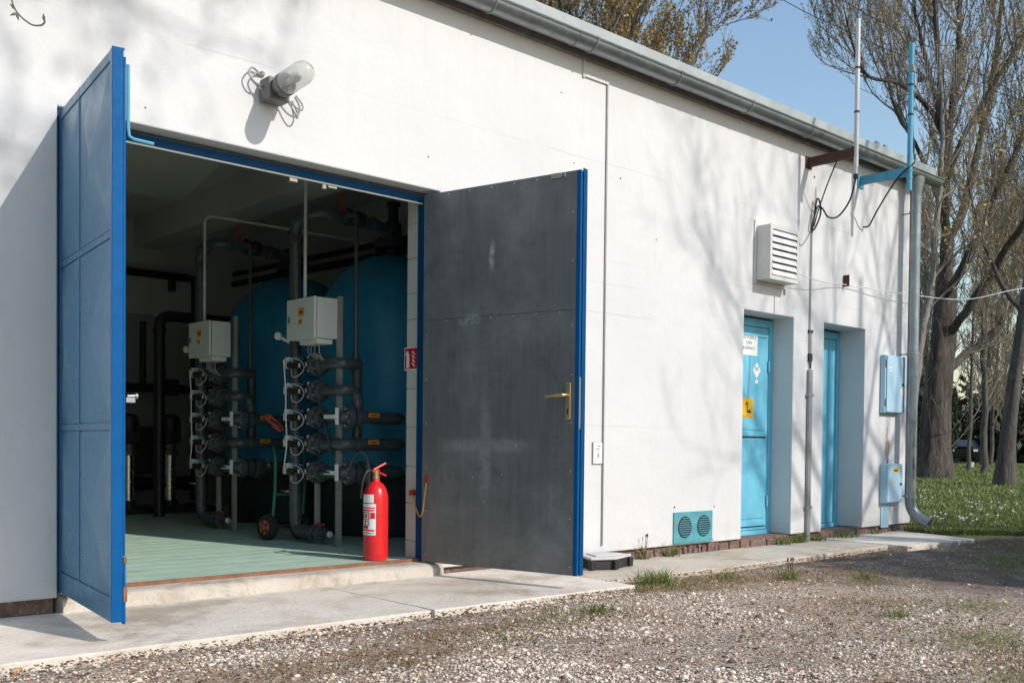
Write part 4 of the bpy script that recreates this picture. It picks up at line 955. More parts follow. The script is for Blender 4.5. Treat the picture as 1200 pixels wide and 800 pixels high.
pump(4.05, 5.25, 'vertical pump with bright steel sleeve seen beside the left door leaf'); pump(4.47, 5.2, 'vertical pump standing nearer the rear valve rack')

sk_ = thing('pump_skid', 'dark steel pump skid and manifold at the back of the pump room', 'pump skid', (4.2, 5.5, .05))
MB().box((3.5, 5.0, .05), (4.9, 5.6, .11)).build('base_frame', 'plastic_black', sk_, smooth=False, bevel=.01)
MB().tube([(3.4, 5.5, .34), (5.0, 5.5, .34)], .07, 14).build('manifold', 'pvc_black', sk_)
MB().box((4.15, 5.38, .45), (4.38, 5.6, .95)).build('control_unit', 'plastic_black', sk_, smooth=False, bevel=.01)
for xx in (3.65, 4.25, 4.75): MB().lathe([(.05, 0), (.09, .01), (.09, .05), (.05, .06)], (xx, 5.5, .34), (1, 0, 0), 16).build('flange', 'pvc_black', sk_)
# hand truck
ht = thing('hand_truck', 'green hand truck with red handle and red-hubbed wheels between the valve racks', 'hand truck', (3.87, 1.9, .05))
def wheel(c):
    w_ = MB().lathe([(.04, -.03), (.075, -.035), (.095, -.025), (.10, 0), (.095, .025), (.075, .035), (.04, .03)], c, (.93, .2, 0), 28).build('wheel', 'rubber_black', ht)
    MB().lathe([(.015, -.04), (.055, -.038), (.055, .038), (.015, .04)], c, (.93, .2, 0), 20).build('hub', 'wheel_red', w_)
    for k in range(5):
        a = R(72*k); MB().box((-.043, .02, -.008), (-.037, .05, .008), Matrix.Translation(c) @ Matrix.Rotation(R(12), 4, 'Z') @ Matrix.Rotation(a, 4, 'X')).build('spoke', 'pvc_black', w_, smooth=False)
wheel((3.80, 1.86, .15)); wheel((4.05, 1.80, .15))
MB().tube([(3.80, 1.86, .15), (4.05, 1.80, .15)], .012, 8).build('axle', 'pvc_black', ht)
fp = [(3.82, 1.83, .15), (3.845, 1.83, .45), (3.85, 1.835, .66), (3.855, 1.86, .72), (3.88, 1.92, .76)]
MB().tube(smooth_path(fp), .013, 10).tube(smooth_path([(a+.23, b-.05, c) for a, b, c in fp]), .013, 10).tube([(3.83, 1.83, .4), (4.06, 1.78, .4)], .011, 8).build('frame', 'green_tube', ht)
MB().tube(smooth_path([(3.84, 1.76, .915), (3.78, 1.80, .96), (3.77, 1.84, 1.0), (3.80, 1.84, 1.005), (3.85, 1.79, .95), (3.87, 1.76, .905), (3.84, 1.76, .895), (3.80, 1.79, .93)]), .010, 8).build('handle', 'red_lever', ht)

# fire extinguisher
fe = thing('fire_extinguisher', 'red fire extinguisher standing on the green floor inside the door', 'fire extinguisher', (3.705, .27, .052))
ex, ey, ez = 3.705, .27, .052
MB().lathe([(.070, 0), (.078, .006), (.080, .02), (.080, .395), (.078, .42), (.068, .455), (.050, .488), (.026, .505), (.022, .53)], (ex, ey, ez), n=40).build('cylinder', 'red_paint', fe)
MB().lathe([(.024, .525), (.024, .545), (.018, .55), (.018, .575)], (ex, ey, ez), n=16).build('valve_collar', 'brass', fe)
hd = MB().box((ex-.03, ey-.012, ez+.56), (ex+.02, ey+.012, ez+.585)).build('valve_body', 'red_lever', fe, smooth=False, bevel=.004)
Mh = Matrix.Translation((ex-.02, ey, ez+.575))
MB().box((0, -.011, 0), (.105, .011, .012), Mh @ Matrix.Rotation(R(-24), 4, 'Y')).build('lever', 'red_paint', fe, smooth=False, bevel=.003)
MB().box((0, -.011, -.004), (.10, .011, .008), Mh @ Matrix.Rotation(R(20), 4, 'Y')).build('carry_handle', 'red_paint', fe, smooth=False, bevel=.003)
MB().tube(smooth_path([(ex-.03, ey, ez+.572), (ex-.07, ey, ez+.57), (ex-.10, ey+.005, ez+.50), (ex-.102, ey+.02, ez+.40)]), .009, 8).build('hose', 'cable_black', fe)
def arc_patch(a0, a1, z0, z1, rr, n=10):
    m_ = MB()
    for i in range(n+1):
        a = R(a0-26+(a1-a0)*i/n)
        m_.v += [(ex+rr*math.cos(a), ey+rr*math.sin(a), ez+z0), (ex+rr*math.cos(a), ey+rr*math.sin(a), ez+z1)]
    m_.f = [(2*i, 2*i+2, 2*i+3, 2*i+1) for i in range(n)]
    return m_
# label band wraps the side turned to the left front
arc_patch(176, 262, .165, .365, .0808).build('label', 'sign_white', fe)
arc_patch(182, 252, .372, .425, .0808).build('service_label', 'paper_white', fe)
for a0, a1, z0, z1, mm in [(180, 258, .335, .343, 'red_paint'), (180, 256, .318, .328, 'red_paint'), (182, 232, .262, .312, 'red_paint'), (236, 258, .27, .31, 'red_paint'), (200, 226, .268, .306, 'sign_white'), (206, 220, .274, .300, 'label_ink'), (182, 230, .228, .256, 'label_ink'), (190, 205, .232, .252, 'sign_white'), (212, 226, .232, .252, 'sign_white'), (182, 226, .205, .225, 'red_paint'), (182, 256, .19, .20, 'red_paint'), (182, 256, .175, .18, 'ink_grey')]:
    arc_patch(a0, a1, z0, z1, .0813 if mm in ('red_paint', 'label_ink', 'ink_grey') and not (a0 == 206) else .0817).build('label_print', mm, fe)
# fire extinguisher sign on the reveal
fs = thing('fire_sign', 'red and white fire extinguisher sign on the tiled reveal', 'sign', (3.96, .24, 1.29))
MB().box((3.958, .167, 1.288), (3.963, .318, 1.438)).build('plate', 'sign_white', fs, smooth=False)
MB().box((3.9565, .167, 1.296), (3.9578, .311, 1.431)).build('red_field', 'red_sign', fs, smooth=False)
def sflat(poly): return MB().prism([(3.9555, a, b) for a, b in poly], (.0008, 0, 0))
sg = sflat([(.292, 1.302), (.262, 1.302), (.262, 1.392), (.292, 1.392)])
sg.prism([(3.9551, .268, 1.388), (3.9551, .286, 1.388), (3.9551, .282, 1.412), (3.9551, .272, 1.412)], (.0008, 0, 0)).prism([(3.9551, .282, 1.40), (3.9551, .304, 1.385), (3.9551, .304, 1.395), (3.9551, .282, 1.414)], (.0008, 0, 0))
sg.build('extinguisher_mark', 'sign_white', fs, smooth=False)
for k in range(4):
    zc = 1.315 + k*.026
    sflat([(.232, zc+.012), (.205, zc-.006), (.198, zc-.003), (.215, zc+.012), (.226, zc+.022)]).build('flame_mark', 'sign_white', fs, smooth=False)

# ================================================================== VEGETATION
def np_mesh(name, verts, faces, mat, tone=None, smooth=False):
    """fast mesh from arrays; faces (n,k)"""
    me = bpy.data.meshes.new(name); nv = len(verts); nf, k = faces.shape
    me.vertices.add(nv); me.vertices.foreach_set('co', np.ascontiguousarray(verts, np.float32).ravel())
    me.loops.add(nf*k); me.loops.foreach_set('vertex_index', np.ascontiguousarray(faces, np.int32).ravel())
    me.polygons.add(nf); me.polygons.foreach_set('loop_start', np.arange(0, nf*k, k, dtype=np.int32)); me.polygons.foreach_set('loop_total', np.full(nf, k, np.int32))
    me.update(calc_edges=True)
    if tone is not None:
        a = me.attributes.new('tone', 'FLOAT', 'POINT'); a.data.foreach_set('value', np.ascontiguousarray(tone, np.float32))
    if smooth: me.shade_smooth()
    me.materials.append(MATS[mat]); o = bpy.data.objects.new(name, me); col.objects.link(o)
    return o
def adopt(o, parent):
    o.parent = parent
    if parent.type == 'EMPTY': o.matrix_parent_inverse = Matrix.Translation(parent.location).inverted()
    return o
def leaf_quads(P, size, rs, var=.5, flat=0.0):
    """rhombic leaf faces at points P"""
    P = np.asarray(P, float); n = len(P)
    a = rs.normal(size=(n, 3)); a /= np.linalg.norm(a, axis=1)[:, None]
    b = np.cross(a, rs.normal(size=(n, 3))); b /= np.linalg.norm(b, axis=1)[:, None]
    if flat: b[:, 2] *= 1-flat; a[:, 2] *= 1-flat
    s_ = (size*(1-var+2*var*rs.random(n)))[:, None]
    V = np.stack([P-a*s_*.5, P+b*s_*.28, P+a*s_*.5, P-b*s_*.28], 1).reshape(-1, 3)
    Fc = np.arange(4*n).reshape(n, 4)
    return V, Fc, np.repeat(rs.random(n), 4)

class Tree:
    def __init__(s, seed): s.r = random.Random(seed); s.thick = MB(); s.thin = MB(); s.leaves = []
    def polyline(s, pts, rs, lvl):
        (s.thick if lvl <= 0 else s.thin).tube(pts, rs, 10 if lvl < 0 else (7 if lvl == 0 else (4 if lvl == 1 else 3)), cap=False)
    def branch(s, p, d, L, r, lvl, maxl, cfg):
        k = 5 if lvl < maxl else 4
        pts = [p]; q = p.copy(); dd = d.normalized()
        for i in range(k):
            dd = (dd + Vector((s.r.gauss(0, 1), s.r.gauss(0, 1), s.r.gauss(0, 1)))*cfg.get('wob', .13) + Vector((0, 0, cfg.get('up', .10)))).normalized()
            q = q + dd*(L/k); pts.append(q)
        s.polyline(pts, [max(r*(1-.8*i/k), cfg.get('rmin', .004)) for i in range(k+1)], lvl)
        s.spawn(pts, [r*(1-.8*i/k) for i in range(k+1)], L, lvl, maxl, cfg)
    def spawn(s, pts, rs, L, lvl, maxl, cfg, t0=.18):
        if lvl >= maxl:
            for _ in range(cfg['leaf']):
                t = s.r.uniform(.15, 1)*(len(pts)-1); i = min(int(t), len(pts)-2); f = t-i
                s.leaves.append(pts[i].lerp(pts[i+1], f) + Vector((s.r.gauss(0, 1), s.r.gauss(0, 1), s.r.gauss(0, 1)))*.03)
            return
        n = cfg['n'][lvl]
        for j in range(n):
            t = (t0 + (1-t0)*(j+s.r.random())/n)*(len(pts)-1); i = min(int(t), len(pts)-2); f = t-i
            p = pts[i].lerp(pts[i+1], f); tan = (pts[i+1]-pts[i]).normalized()
            ax = tan.orthogonal().normalized(); ax.rotate(Matrix.Rotation(s.r.uniform(0, 2*math.pi), 3, tan))
            a = R(s.r.uniform(*cfg.get('ang', (25, 55))))
            d = (tan*math.cos(a) + ax*math.sin(a)); d.z += cfg.get('lift', .15); d.normalize()
            LL_ = cfg['len'][lvl]*s.r.uniform(.6, 1.25)*(1-.45*t/(len(pts)-1))
            r = max(min((rs[i]*(1-f)+rs[i+1]*f)*.6, cfg['rad'][lvl]), cfg.get('rmin', .004))
            s.branch(p, d, LL_, r, lvl+1, maxl, cfg)
    def finish(s, name, label, loc, bark_mat, twig_mat, leaf_mat, leaf_size, group=None, cat='tree', seed=0):
        e = thing(name, label, cat, loc, group)
        s.thick.build('trunk', bark_mat, e, ang=180)
        c = s.thin.build('crown', twig_mat, e, ang=180)
        if s.leaves:
            V, Fc, tn = leaf_quads([tuple(v) for v in s.leaves], leaf_size, np.random.RandomState(seed+3))
            adopt(np_mesh('foliage', V, Fc, leaf_mat, tn), c)
        return e
def limb(tr, spec, cfg, maxl=3, t0=.18, n0=None):
    pts = smooth_path([p[:3] for p in spec], 4); rr = []
    for i in range(len(spec)-1):
        for k in range(4): rr.append(spec[i][3]*(1-k/4) + spec[i+1][3]*k/4)
    rr.append(spec[-1][3])
    pts = [p + Vector((tr.r.gauss(0, 1), tr.r.gauss(0, 1), tr.r.gauss(0, 1)))*rr[i]*.25 for i, p in enumerate(pts)]
    tr.polyline(pts, rr, 0)
    c = dict(cfg)
    if n0: c['n'] = [n0] + list(cfg['n'][1:])
    L = sum((pts[i+1]-pts[i]).length for i in range(len(pts)-1))
    tr.spawn(pts, rr, L, 0, maxl, c, t0)
def trunk_of(tr, spec, flare=None):
    pts = smooth_path([p[:3] for p in spec], 5); rr = []
    for i in range(len(spec)-1):
        for k in range(5): rr.append(spec[i][3]*(1-k/5) + spec[i+1][3]*k/5)
    rr.append(spec[-1][3]); n = 16; mb = MB()
    mb.tube(pts, rr, n, cap=False)
    ph = tr.r.uniform(0, 6)
    for i in range(len(pts)):       # fluted, burly surface
        c = pts[i]
        for j in range(n):
            a = 2*math.pi*j/n; q = Vector(mb.v[i*n+j])
            k = 1 + .09*math.sin(3*a+ph+i*.15) + .05*math.sin(5*a-ph+i*.3) + tr.r.uniform(-.03, .03)
            if i < 4: k += (.30-.075*i)*max(0, math.sin(4*a+ph))
            mb.v[i*n+j] = tuple(c + (q-c)*k)
    tr.thick.add(mb.v, mb.f)

# -- the big poplar behind the building corner
T = Tree(11)
trunk_of(T, [(28.47, 8.18, -.3, .66), (28.54, 8.15, .92, .43), (28.6, 8.14, 2.4, .37), (28.72, 8.07, 3.88, .33), (28.81, 8.04, 5.6, .28)])
cfg = dict(n=[14, 9, 5], len=[3.2, 1.5, .8], rad=[.034, .015, .009], leaf=4, rmin=.006, up=.20, lift=.35, ang=(22, 50), wob=.12)
LIMBS = [[(28.81, 8.04, 5.49, .25), (29.41, 8.21, 6.7, .226), (30.23, 8.18, 8.07, .204), (31.14, 8.1, 10.27, .156), (31.95, 8.1, 12.54, .132), (32.75, 8.15, 15.95, .08), (33.32, 8.37, 18.09, .027)],
 [(28.81, 8.04, 5.24, .21), (28.43, 7.58, 5.56, .193), (28.58, 6.7, 7.64, .142), (28.36, 6.11, 8.57, .116), (28.25, 5.44, 9.98, .09), (28.04, 4.88, 11.99, .033)],
 [(28.8, 8.01, 4.01, .21), (28.45, 7.26, 4.64, .192), (28.38, 6.29, 6.06, .163), (28.03, 5.55, 6.93, .136), (27.79, 4.72, 8.18, .11), (27.73, 3.75, 10.09, .043)],
 [(28.83, 7.96, 3.09, .21), (29.76, 7.93, 3.5, .201), (31.02, 7.62, 4.28, .154), (32.22, 7.37, 5.35, .131), (33.51, 7.05, 6.57, .107), (35.27, 6.32, 8.87, .054)],
 [(28.81, 8.04, 5.49, .25), (28.67, 7.99, 7.05, .221), (28.5, 7.97, 8.72, .195), (28.28, 8.0, 10.61, .17), (28.02, 8.07, 12.48, .12), (27.76, 8.14, 14.8, .096), (27.49, 8.22, 16.39, .024)],
 [(28.84, 8.09, 8.07, .173), (29.32, 8.22, 10.17, .15), (29.86, 8.31, 12.56, .126), (30.34, 8.47, 15.27, .102), (30.9, 8.53, 17.79, .026)],
 [(28.8, 8.17, 9.68, .123), (27.87, 8.23, 10.45, .121), (26.68, 8.52, 10.88, .095), (25.55, 8.73, 10.84, .069), (24.71, 8.69, 11.18, .057), (23.95, 8.6, 12.05, .022)],
 [(28.85, 8.1, 8.57, .148), (28.83, 7.48, 9.89, .121), (29.22, 6.51, 11.77, .095), (29.49, 5.63, 13.34, .07), (29.47, 5.0, 14.26, .023)],
 [(28.77, 8.22, 10.04, .123), (29.42, 9.05, 12.4, .102), (30.12, 9.83, 14.62, .079), (30.8, 10.64, 17.24, .027)],
 [(28.79, 8.13, 7.58, .123), (29.3, 9.07, 9.59, .102), (29.7, 10.1, 11.19, .079), (30.37, 10.91, 13.43, .054), (31.03, 11.76, 16.62, .028)]]
for L_ in LIMBS: limb(T, [(a_, b_, c_, d_*.62) for a_, b_, c_, d_ in L_], cfg)
# water shoots on the trunk
for k in range(34):
    z_ = T.r.uniform(.6, 6.0); a = T.r.uniform(0, 6.28)
    T.branch(Vector((28.6+.45*math.cos(a), 8.13+.45*math.sin(a), z_)), Vector((math.cos(a), math.sin(a), .8)), T.r.uniform(1.0, 2.4), .014, 2, 3, dict(cfg, n=[0, 0, 5], leaf=0, up=.12))
T.finish('poplar_tree', 'big old poplar with thick furrowed trunk just right of the building corner', (28.5, 8.15, -.1), 'bark_poplar', 'twig_bark', 'bud_leaf', .07)

# -- pale barked tree right at the corner
T = Tree(21)
spec = [(21.19, 5.35, -.15, .10), (21.32, 5.28, 1.83, .088), (21.46, 5.19, 3.17, .082), (21.62, 5.08, 4.32, .076), (21.68, 5.05, 5.2, .070), (21.77, 5.0, 6.38, .06), (21.83, 5.0, 8.0, .04), (21.78, 5.09, 9.5, .037)]
cfg2 = dict(n=[16, 6, 4], len=[2.2, 1.0, .55], rad=[.03, .013, .008], leaf=2, rmin=.005, up=.14, lift=.3, ang=(30, 60), wob=.14)
limb(T, spec, cfg2, t0=.3)
T.finish('birch_tree', 'slim pale-barked tree showing close beside the downpipe', (21.19, 5.35, -.1), 'bark_pale', 'twig_pale', 'bud_leaf', .085)

# -- leaning tree near the right edge
T = Tree(31)
trunk_of(T, [(24.32, 4.53, -.2, .235), (24.41, 4.48, 1.16, .17), (24.51, 4.42, 2.2, .15), (24.62, 4.35, 3.12, .14), (24.76, 4.26, 4.42, .13), (24.95, 4.13, 6.12, .10), (25.1, 4.06, 8.12, .05)])
for L_ in [[(24.76, 4.26, 4.42, .08), (25.0, 3.7, 5.4, .06), (25.2, 3.1, 6.8, .04), (25.3, 2.8, 8.2, .015)], [(24.7, 4.3, 3.9, .07), (24.3, 4.8, 5.0, .05), (24.0, 5.2, 6.4, .035), (23.9, 5.4, 7.8, .012)], [(24.95, 4.13, 6.12, .08), (25.0, 4.1, 7.5, .06), (25.2, 4.3, 9.5, .04), (25.3, 4.4, 11, .012)]]:
    limb(T, L_, dict(cfg2, n=[9, 6, 4]))
T.finish('leaning_tree', 'leaning grey trunk at the right edge of the lawn', (24.3, 4.5, -.1), 'bark_grey', 'twig_bark', 'bud_leaf', .09)

# -- slender trees on the lawn further back
cfg3 = dict(n=[14, 6, 3], len=[2.4, 1.1, .6], rad=[.03, .014, .01], leaf=2, rmin=.008, up=.14, lift=.35, ang=(25, 50), wob=.12)
for nm, lab, spec, sd in [
  ('slender_tree', 'slender upright tree on the lawn between poplar and leaning trunk', [(34.67, 9.31, -.15, .125), (34.73, 9.32, 2.11, .105), (34.72, 9.39, 4.43, .09), (34.85, 9.36, 7.32, .072), (35.03, 9.31, 10.79, .02)], 41),
  ('sapling', 'thin pale sapling standing close right of the poplar', [(38.32, 11.4, -.15, .075), (38.43, 11.37, 2.26, .065), (38.5, 11.38, 4.85, .055), (38.66, 11.33, 8.08, .02)], 43)]:
    T = Tree(sd); limb(T, spec, cfg3, t0=.25)
    T.finish(nm, lab, spec[0][:3], 'bark_grey', 'twig_pale', 'bud_leaf', .09)

# -- far bare trees, each its own
far_spots = [(47, 12.2, 11, 51), (50, 15.8, 13, 52), (54, 13.2, 12, 53), (57, 18.2, 14, 54), (52, 19.5, 12, 55), (60, 15.6, 13, 56), (46, 16.6, 12, 57), (63, 20.0, 14, 58), (44, 9.5, 11, 59)]
labs = ['nearest of the far bare trees, left of the leaning trunk', 'far bare tree just right of the poplar trunk', 'far bare tree in the gap left of the leaning trunk', 'tall far bare tree behind the dark car', 'far bare tree hidden partly by the poplar trunk', 'far bare tree at the back of the lawn gap', 'far bare tree right against the poplar trunk', 'farthest bare tree behind the evergreen bank', 'far bare tree behind the leaning trunk at the right edge']
cfg4 = dict(n=[34, 9, 5], len=[3.3, 1.6, .9], rad=[.04, .02, .016], leaf=1, rmin=.012, up=.12, lift=.3, ang=(28, 58), wob=.13)
for (fx, fy, fh, sd), lb in zip(far_spots, labs):
    T = Tree(sd); a = T.r.uniform(-.4, .4); b = T.r.uniform(-.4, .4)
    limb(T, [(fx, fy, -.2, .12), (fx+a*.5, fy+b*.5, fh*.35, .085), (fx+a, fy+b, fh*.7, .05), (fx+a*1.4, fy+b*1.5, fh, .02)], cfg4, t0=.15)
    T.finish('bare_tree', lb, (fx, fy, -.1), 'bark_grey', 'twig_pale', 'bud_leaf', .10, group='far bare trees')
# -- evergreen bank at the back of the lawn: reads as one dark mass
rs = np.random.RandomState(5); pts = []
for k in range(60):
    cx = rs.uniform(66, 84); cy = 8 + (cx-66)*.5 + rs.uniform(-1, 27); h_ = rs.uniform(2.2, 6.2); w_ = rs.uniform(1.5, 2.8)
    n = 420
    u = rs.normal(size=(n, 3)); u /= np.linalg.norm(u, axis=1)[:, None]; u *= (rs.random(n)**.4)[:, None]
    pts.append(np.stack([cx+u[:, 0]*w_, cy+u[:, 1]*w_, h_*.5+u[:, 2]*h_*.55], 1))
P_ = np.concatenate(pts); P_[:, 2] = np.abs(P_[:, 2])
V, Fc, tn = leaf_quads(P_, .55, rs)
o = np_mesh('evergreen_bank', V, Fc, 'evergreen_leaf', tn); tag(o, 'dark evergreen thicket closing the back of the lawn', 'thicket'); o['kind'] = 'stuff'
# olive bush beside the poplar
rs = np.random.RandomState(8); n = 2600
u = rs.normal(size=(n, 3)); u /= np.linalg.norm(u, axis=1)[:, None]; u *= (rs.random(n)**.33)[:, None]*(1+.25*np.sin(u[:, 0:1]*6)*np.cos(u[:, 2:3]*5))
P_ = np.stack([42.5+u[:, 0]*1.0, 14.6+u[:, 1]*1.0, 2.0+u[:, 2]*2.1], 1)
bsh = thing('olive_bush', 'olive green bush right behind the poplar trunk', 'bush', (42.5, 14.6, -.1))
V, Fc, tn = leaf_quads(P_, .22, rs); adopt(np_mesh('foliage', V, Fc, 'evergreen_leaf', tn*.6+.4), bsh)
tb = MB()
for k in range(6): tb.tube([(42.5, 14.6, -.1), (42.5+rs.normal()*.25, 14.6+rs.normal()*.25, 1.2), (42.5+rs.normal()*.5, 14.6+rs.normal()*.5, 2.8)], [.05, .035, .01], 5)
tb.build('stem', 'twig_bark', bsh)

# -- budding trees behind the roof
cfg5 = dict(n=[17, 10, 5], len=[2.9, 1.3, .6], rad=[.035, .014, .009], leaf=8, rmin=.006, up=.14, lift=.25, ang=(22, 52), wob=.13)
for lab, bx_, by_, sd, limbs in [
 ('budding tree behind the roof, right of the two, with long side twigs', 18.2, 13.2, 61, 9), ('budding tree behind the roof, left of the two', 14.6, 15.2, 63, 9)]:
    T = Tree(sd)
    trunk_of(T, [(bx_, by_, -.2, .32), (bx_, by_, 2.5, .26), (bx_+.1, by_, 5.5, .2)])
    for k in range(limbs):
        a = 2*math.pi*k/limbs + T.r.uniform(-.3, .3); sp = T.r.uniform(1.4, 3.4); top = T.r.uniform(11, 15)
        if k == 0: a, sp, top = -.65, 3.9, 11.8
        if k == 1: a, sp, top = -.2, 2.6, 11.0
        if k == 2: a, sp, top = -1.2, 2.2, 12.0
        z0 = T.r.uniform(3.8, 5.4)
        limb(T, [(bx_+.05, by_, z0, .13), (bx_+math.cos(a)*sp*.35, by_+math.sin(a)*sp*.35, z0+(top-z0)*.35, .10), (bx_+math.cos(a)*sp*.7, by_+math.sin(a)*sp*.7, z0+(top-z0)*.68, .07), (bx_+math.cos(a)*sp, by_+math.sin(a)*sp, top, .015)], cfg5)
    T.finish('budding_tree', lab, (bx_, by_, -.1), 'bark_grey', 'twig_bark', 'bud_leaf', .075, group='budding trees behind the roof')

# -- trees in the yard behind the viewer: their branches shade the wall
def yard_tree(lab, x, y, h_, sd, limbs, cfgx, name='yard_tree', lo=3.0, extra=None, ls=.07):
    T = Tree(sd)
    trunk_of(T, [(x, y, -.2, .20), (x+.1, y, h_*.3, .13), (x+.2, y+.1, h_*.55, .08), (x+.2, y+.2, h_*.8, .03)])
    for k in range(limbs):
        a = 2*math.pi*k/limbs + T.r.uniform(-.4, .4); sp = T.r.uniform(1.6, 3.2); z0 = T.r.uniform(lo, h_*.6); top = z0 + T.r.uniform(2.0, 4.2)
        limb(T, [(x+.1, y, z0, .04), (x+math.cos(a)*sp*.4, y+math.sin(a)*sp*.4, z0+(top-z0)*.4, .028), (x+math.cos(a)*sp*.75, y+math.sin(a)*sp*.75, z0+(top-z0)*.75, .018), (x+math.cos(a)*sp, y+math.sin(a)*sp, top, .012)], cfgx)
    if extra: extra(T)
    return T.finish(name, lab, (x, y, -.06), 'bark_grey', 'twig_bark', 'bud_leaf', ls, group='yard trees behind the viewer')
cfg6 = dict(n=[7, 4, 3], len=[1.8, .9, .45], rad=[.025, .012, .007], leaf=2, rmin=.004, up=.10, lift=.2, ang=(28, 60), wob=.15)
def droop(T):
    # long hanging shoot that dips into the upper left corner of the view
    pts = [(2.4, -8.8, 7.6, .04), (1.4, -7.6, 6.9, .03), (.6, -5.2, 5.2, .028), (.5, -3.6, 3.6, .014), (.66, -2.75, 2.35, .006), (.735, -2.5, 1.92, .003)]
    for za, zb_, xe, ye in ((8.5, 9.2, 4.7, -8.6), (8.9, 9.6, 4.9, -8.2), (8.2, 8.7, 3.9, -9.0), (9.3, 9.9, 5.0, -8.9), (9.6, 10.2, 4.2, -8.4)):
        limb(T, [(2.45, -8.75, za, .035), (2.45+(xe-2.45)*.4, ye, za+(zb_-za)*.7, .026), (2.45+(xe-2.45)*.75, ye, zb_, .018), (xe, ye+.1, zb_-.15, .008)], dict(cfg6, n=[6, 3, 3], len=[.8, .45, .3], leaf=1, rad=[.012, .007, .005], lift=-.1, up=-.02))
    limb(T, pts, dict(cfg6, n=[2, 2, 1], len=[.5, .2, .1]), t0=.3)
    T.thin.tube(smooth_path([(.735, -2.5, 1.92), (.738, -2.5, 1.86), (.752, -2.5, 1.832), (.780, -2.5, 1.815), (.802, -2.5, 1.818), (.812, -2.5, 1.828), (.811, -2.5, 1.838)]), [.0022]*37, 6)
    for c, d in [((.748, -2.5, 1.832), (-.9, 0, -.6)), ((.748, -2.5, 1.832), (.3, 0, -.9)), ((.811, -2.5, 1.832), (-.1, 0, 1)), ((.745, -2.5, 1.84), (-.3, .2, .4))]:
        d = Vector(d).normalized(); T.thin.lathe([(.0012, 0), (.0034, .005), (.0028, .010), (.0005, .017)], c, d, 6)
yard_tree('tall bare yard tree behind the viewer shading the upper left wall', 2.4, -8.8, 15.0, 71, 6, dict(cfg6, n=[4, 3, 3], leaf=4, rad=[.022, .010, .006]), extra=droop, lo=9.0, ls=.09)
yard_tree('bare yard tree behind the viewer shading the wall round the side doors', 11.3, -8.4, 10.5, 73, 7, dict(cfg6, n=[6, 5, 4], leaf=0, rad=[.020, .011, .006]), lo=4.6)
yard_tree('bare yard tree behind the viewer shading the building corner', 12.9, -8.6, 11.0, 75, 9, dict(cfg6, n=[7, 5, 4], leaf=0, rad=[.022, .012, .007]), lo=5.0)
# -- evergreen screen out of view on the right, added to shade the gravel
rs = np.random.RandomState(12); n = 42000
P_ = np.stack([rs.uniform(7.45, 13.2, n), rs.uniform(-5.0, -4.05, n), rs.uniform(.0, 1.0, n)], 1)
P_[:, 2] = -.05 + P_[:, 2]*(2.28 + .10*np.sin(P_[:, 0]*3.1) + .06*np.sin(P_[:, 0]*7.7)); P_[:, 0] += .10*np.sin(P_[:, 2]*4)
hd_ = thing('shade_hedge', 'unseen evergreen screen added right of the gravel yard to cast shade', 'shade_hedge', (10, -4.5, -.1))
V, Fc, tn = leaf_quads(P_, .11, rs); adopt(np_mesh('foliage', V, Fc, 'evergreen_leaf', tn), hd_)
hb = MB()
for k in range(14): hb.tube([(7.8+k*.36, -4.52, -.12), (7.85+k*.36+rs.normal()*.05, -4.5, .8), (7.8+k*.36, -4.5, 1.8)], [.03, .022, .01], 6)
hb.build('stem', 'twig_bark', hd_)

# ================================================================== GROUND COVER
def vgz(x, y):
    t = np.clip((x-3.2)/3.2, 0, 1); t = t*t*(3-2*t); z = -.047*(1-t) - .091*t
    near = np.exp(-((x-5)**2/60 + (y+2)**2/12))*np.clip((-1.0-y)/.5, 0, 1)
    return z + near*(.010*np.sin(x*2.3+y*1.7) + .008*np.sin(y*4.1-x*1.1) + .005*np.sin(x*6.3+y*5.9))
ph = (1+5**.5)/2
ICO = np.array([(-1,ph,0),(1,ph,0),(-1,-ph,0),(1,-ph,0),(0,-1,ph),(0,1,ph),(0,-1,-ph),(0,1,-ph),(ph,0,-1),(ph,0,1),(-ph,0,-1),(-ph,0,1)], float)/math.hypot(1, ph)
ICF = np.array([(0,11,5),(0,5,1),(0,1,7),(0,7,10),(0,10,11),(1,5,9),(5,11,4),(11,10,2),(10,7,6),(7,1,8),(3,9,4),(3,4,2),(3,2,6),(3,6,8),(3,8,9),(4,9,5),(2,4,11),(6,2,10),(8,6,7),(9,8,1)])
rs = np.random.RandomState(3)
def scatter(n):
    """points on the visible gravel, denser close to the camera"""
    out = []
    while len(out) < n:
        d = 1.9 + 9.0*rs.random()**1.5; a = yaw + R(rs.uniform(-32, 34))
        x, y = d/math.cos(a-yaw)*math.sin(a), -5.11 + d/math.cos(a-yaw)*math.cos(a)
        if in_paving(x, y) or y > -.45 or (x > 10.2 and y > -1.0-.09*(x-10)): continue
        if x > 5.5 and rs.random() < .45: continue
        out.append((x, y, d))
    return np.array(out)
pt = scatter(120000); n = len(pt)
thin = (pt[:, 0] > 6.3+.5*np.sin(pt[:, 1]*3)) & (rs.random(n) < .72); pt = pt[~thin]; n = len(pt)
def clumps(x, y):
    v = np.sin(x*1.7+1.6*np.sin(y*2.1)+.6*np.sin(x*4.3))*np.sin(y*2.6+1.2*np.sin(x*1.5)+.5*np.sin(y*6.1+x*2))+.45*np.sin(x*5.1+y*3.7)*np.sin(y*6.3-x*2.2)-.10*(x-3.6)
    return 1/(1+np.exp(-4.2*(v+.18)))
clump = clumps(pt[:, 0], pt[:, 1])
keep = rs.random(n) < .10+.90*clump; pt = pt[keep]; n = len(pt)
size = np.clip(rs.lognormal(math.log(.0035), .5, n), .0017, .0135)*(1+.05*(pt[:, 2]-2))
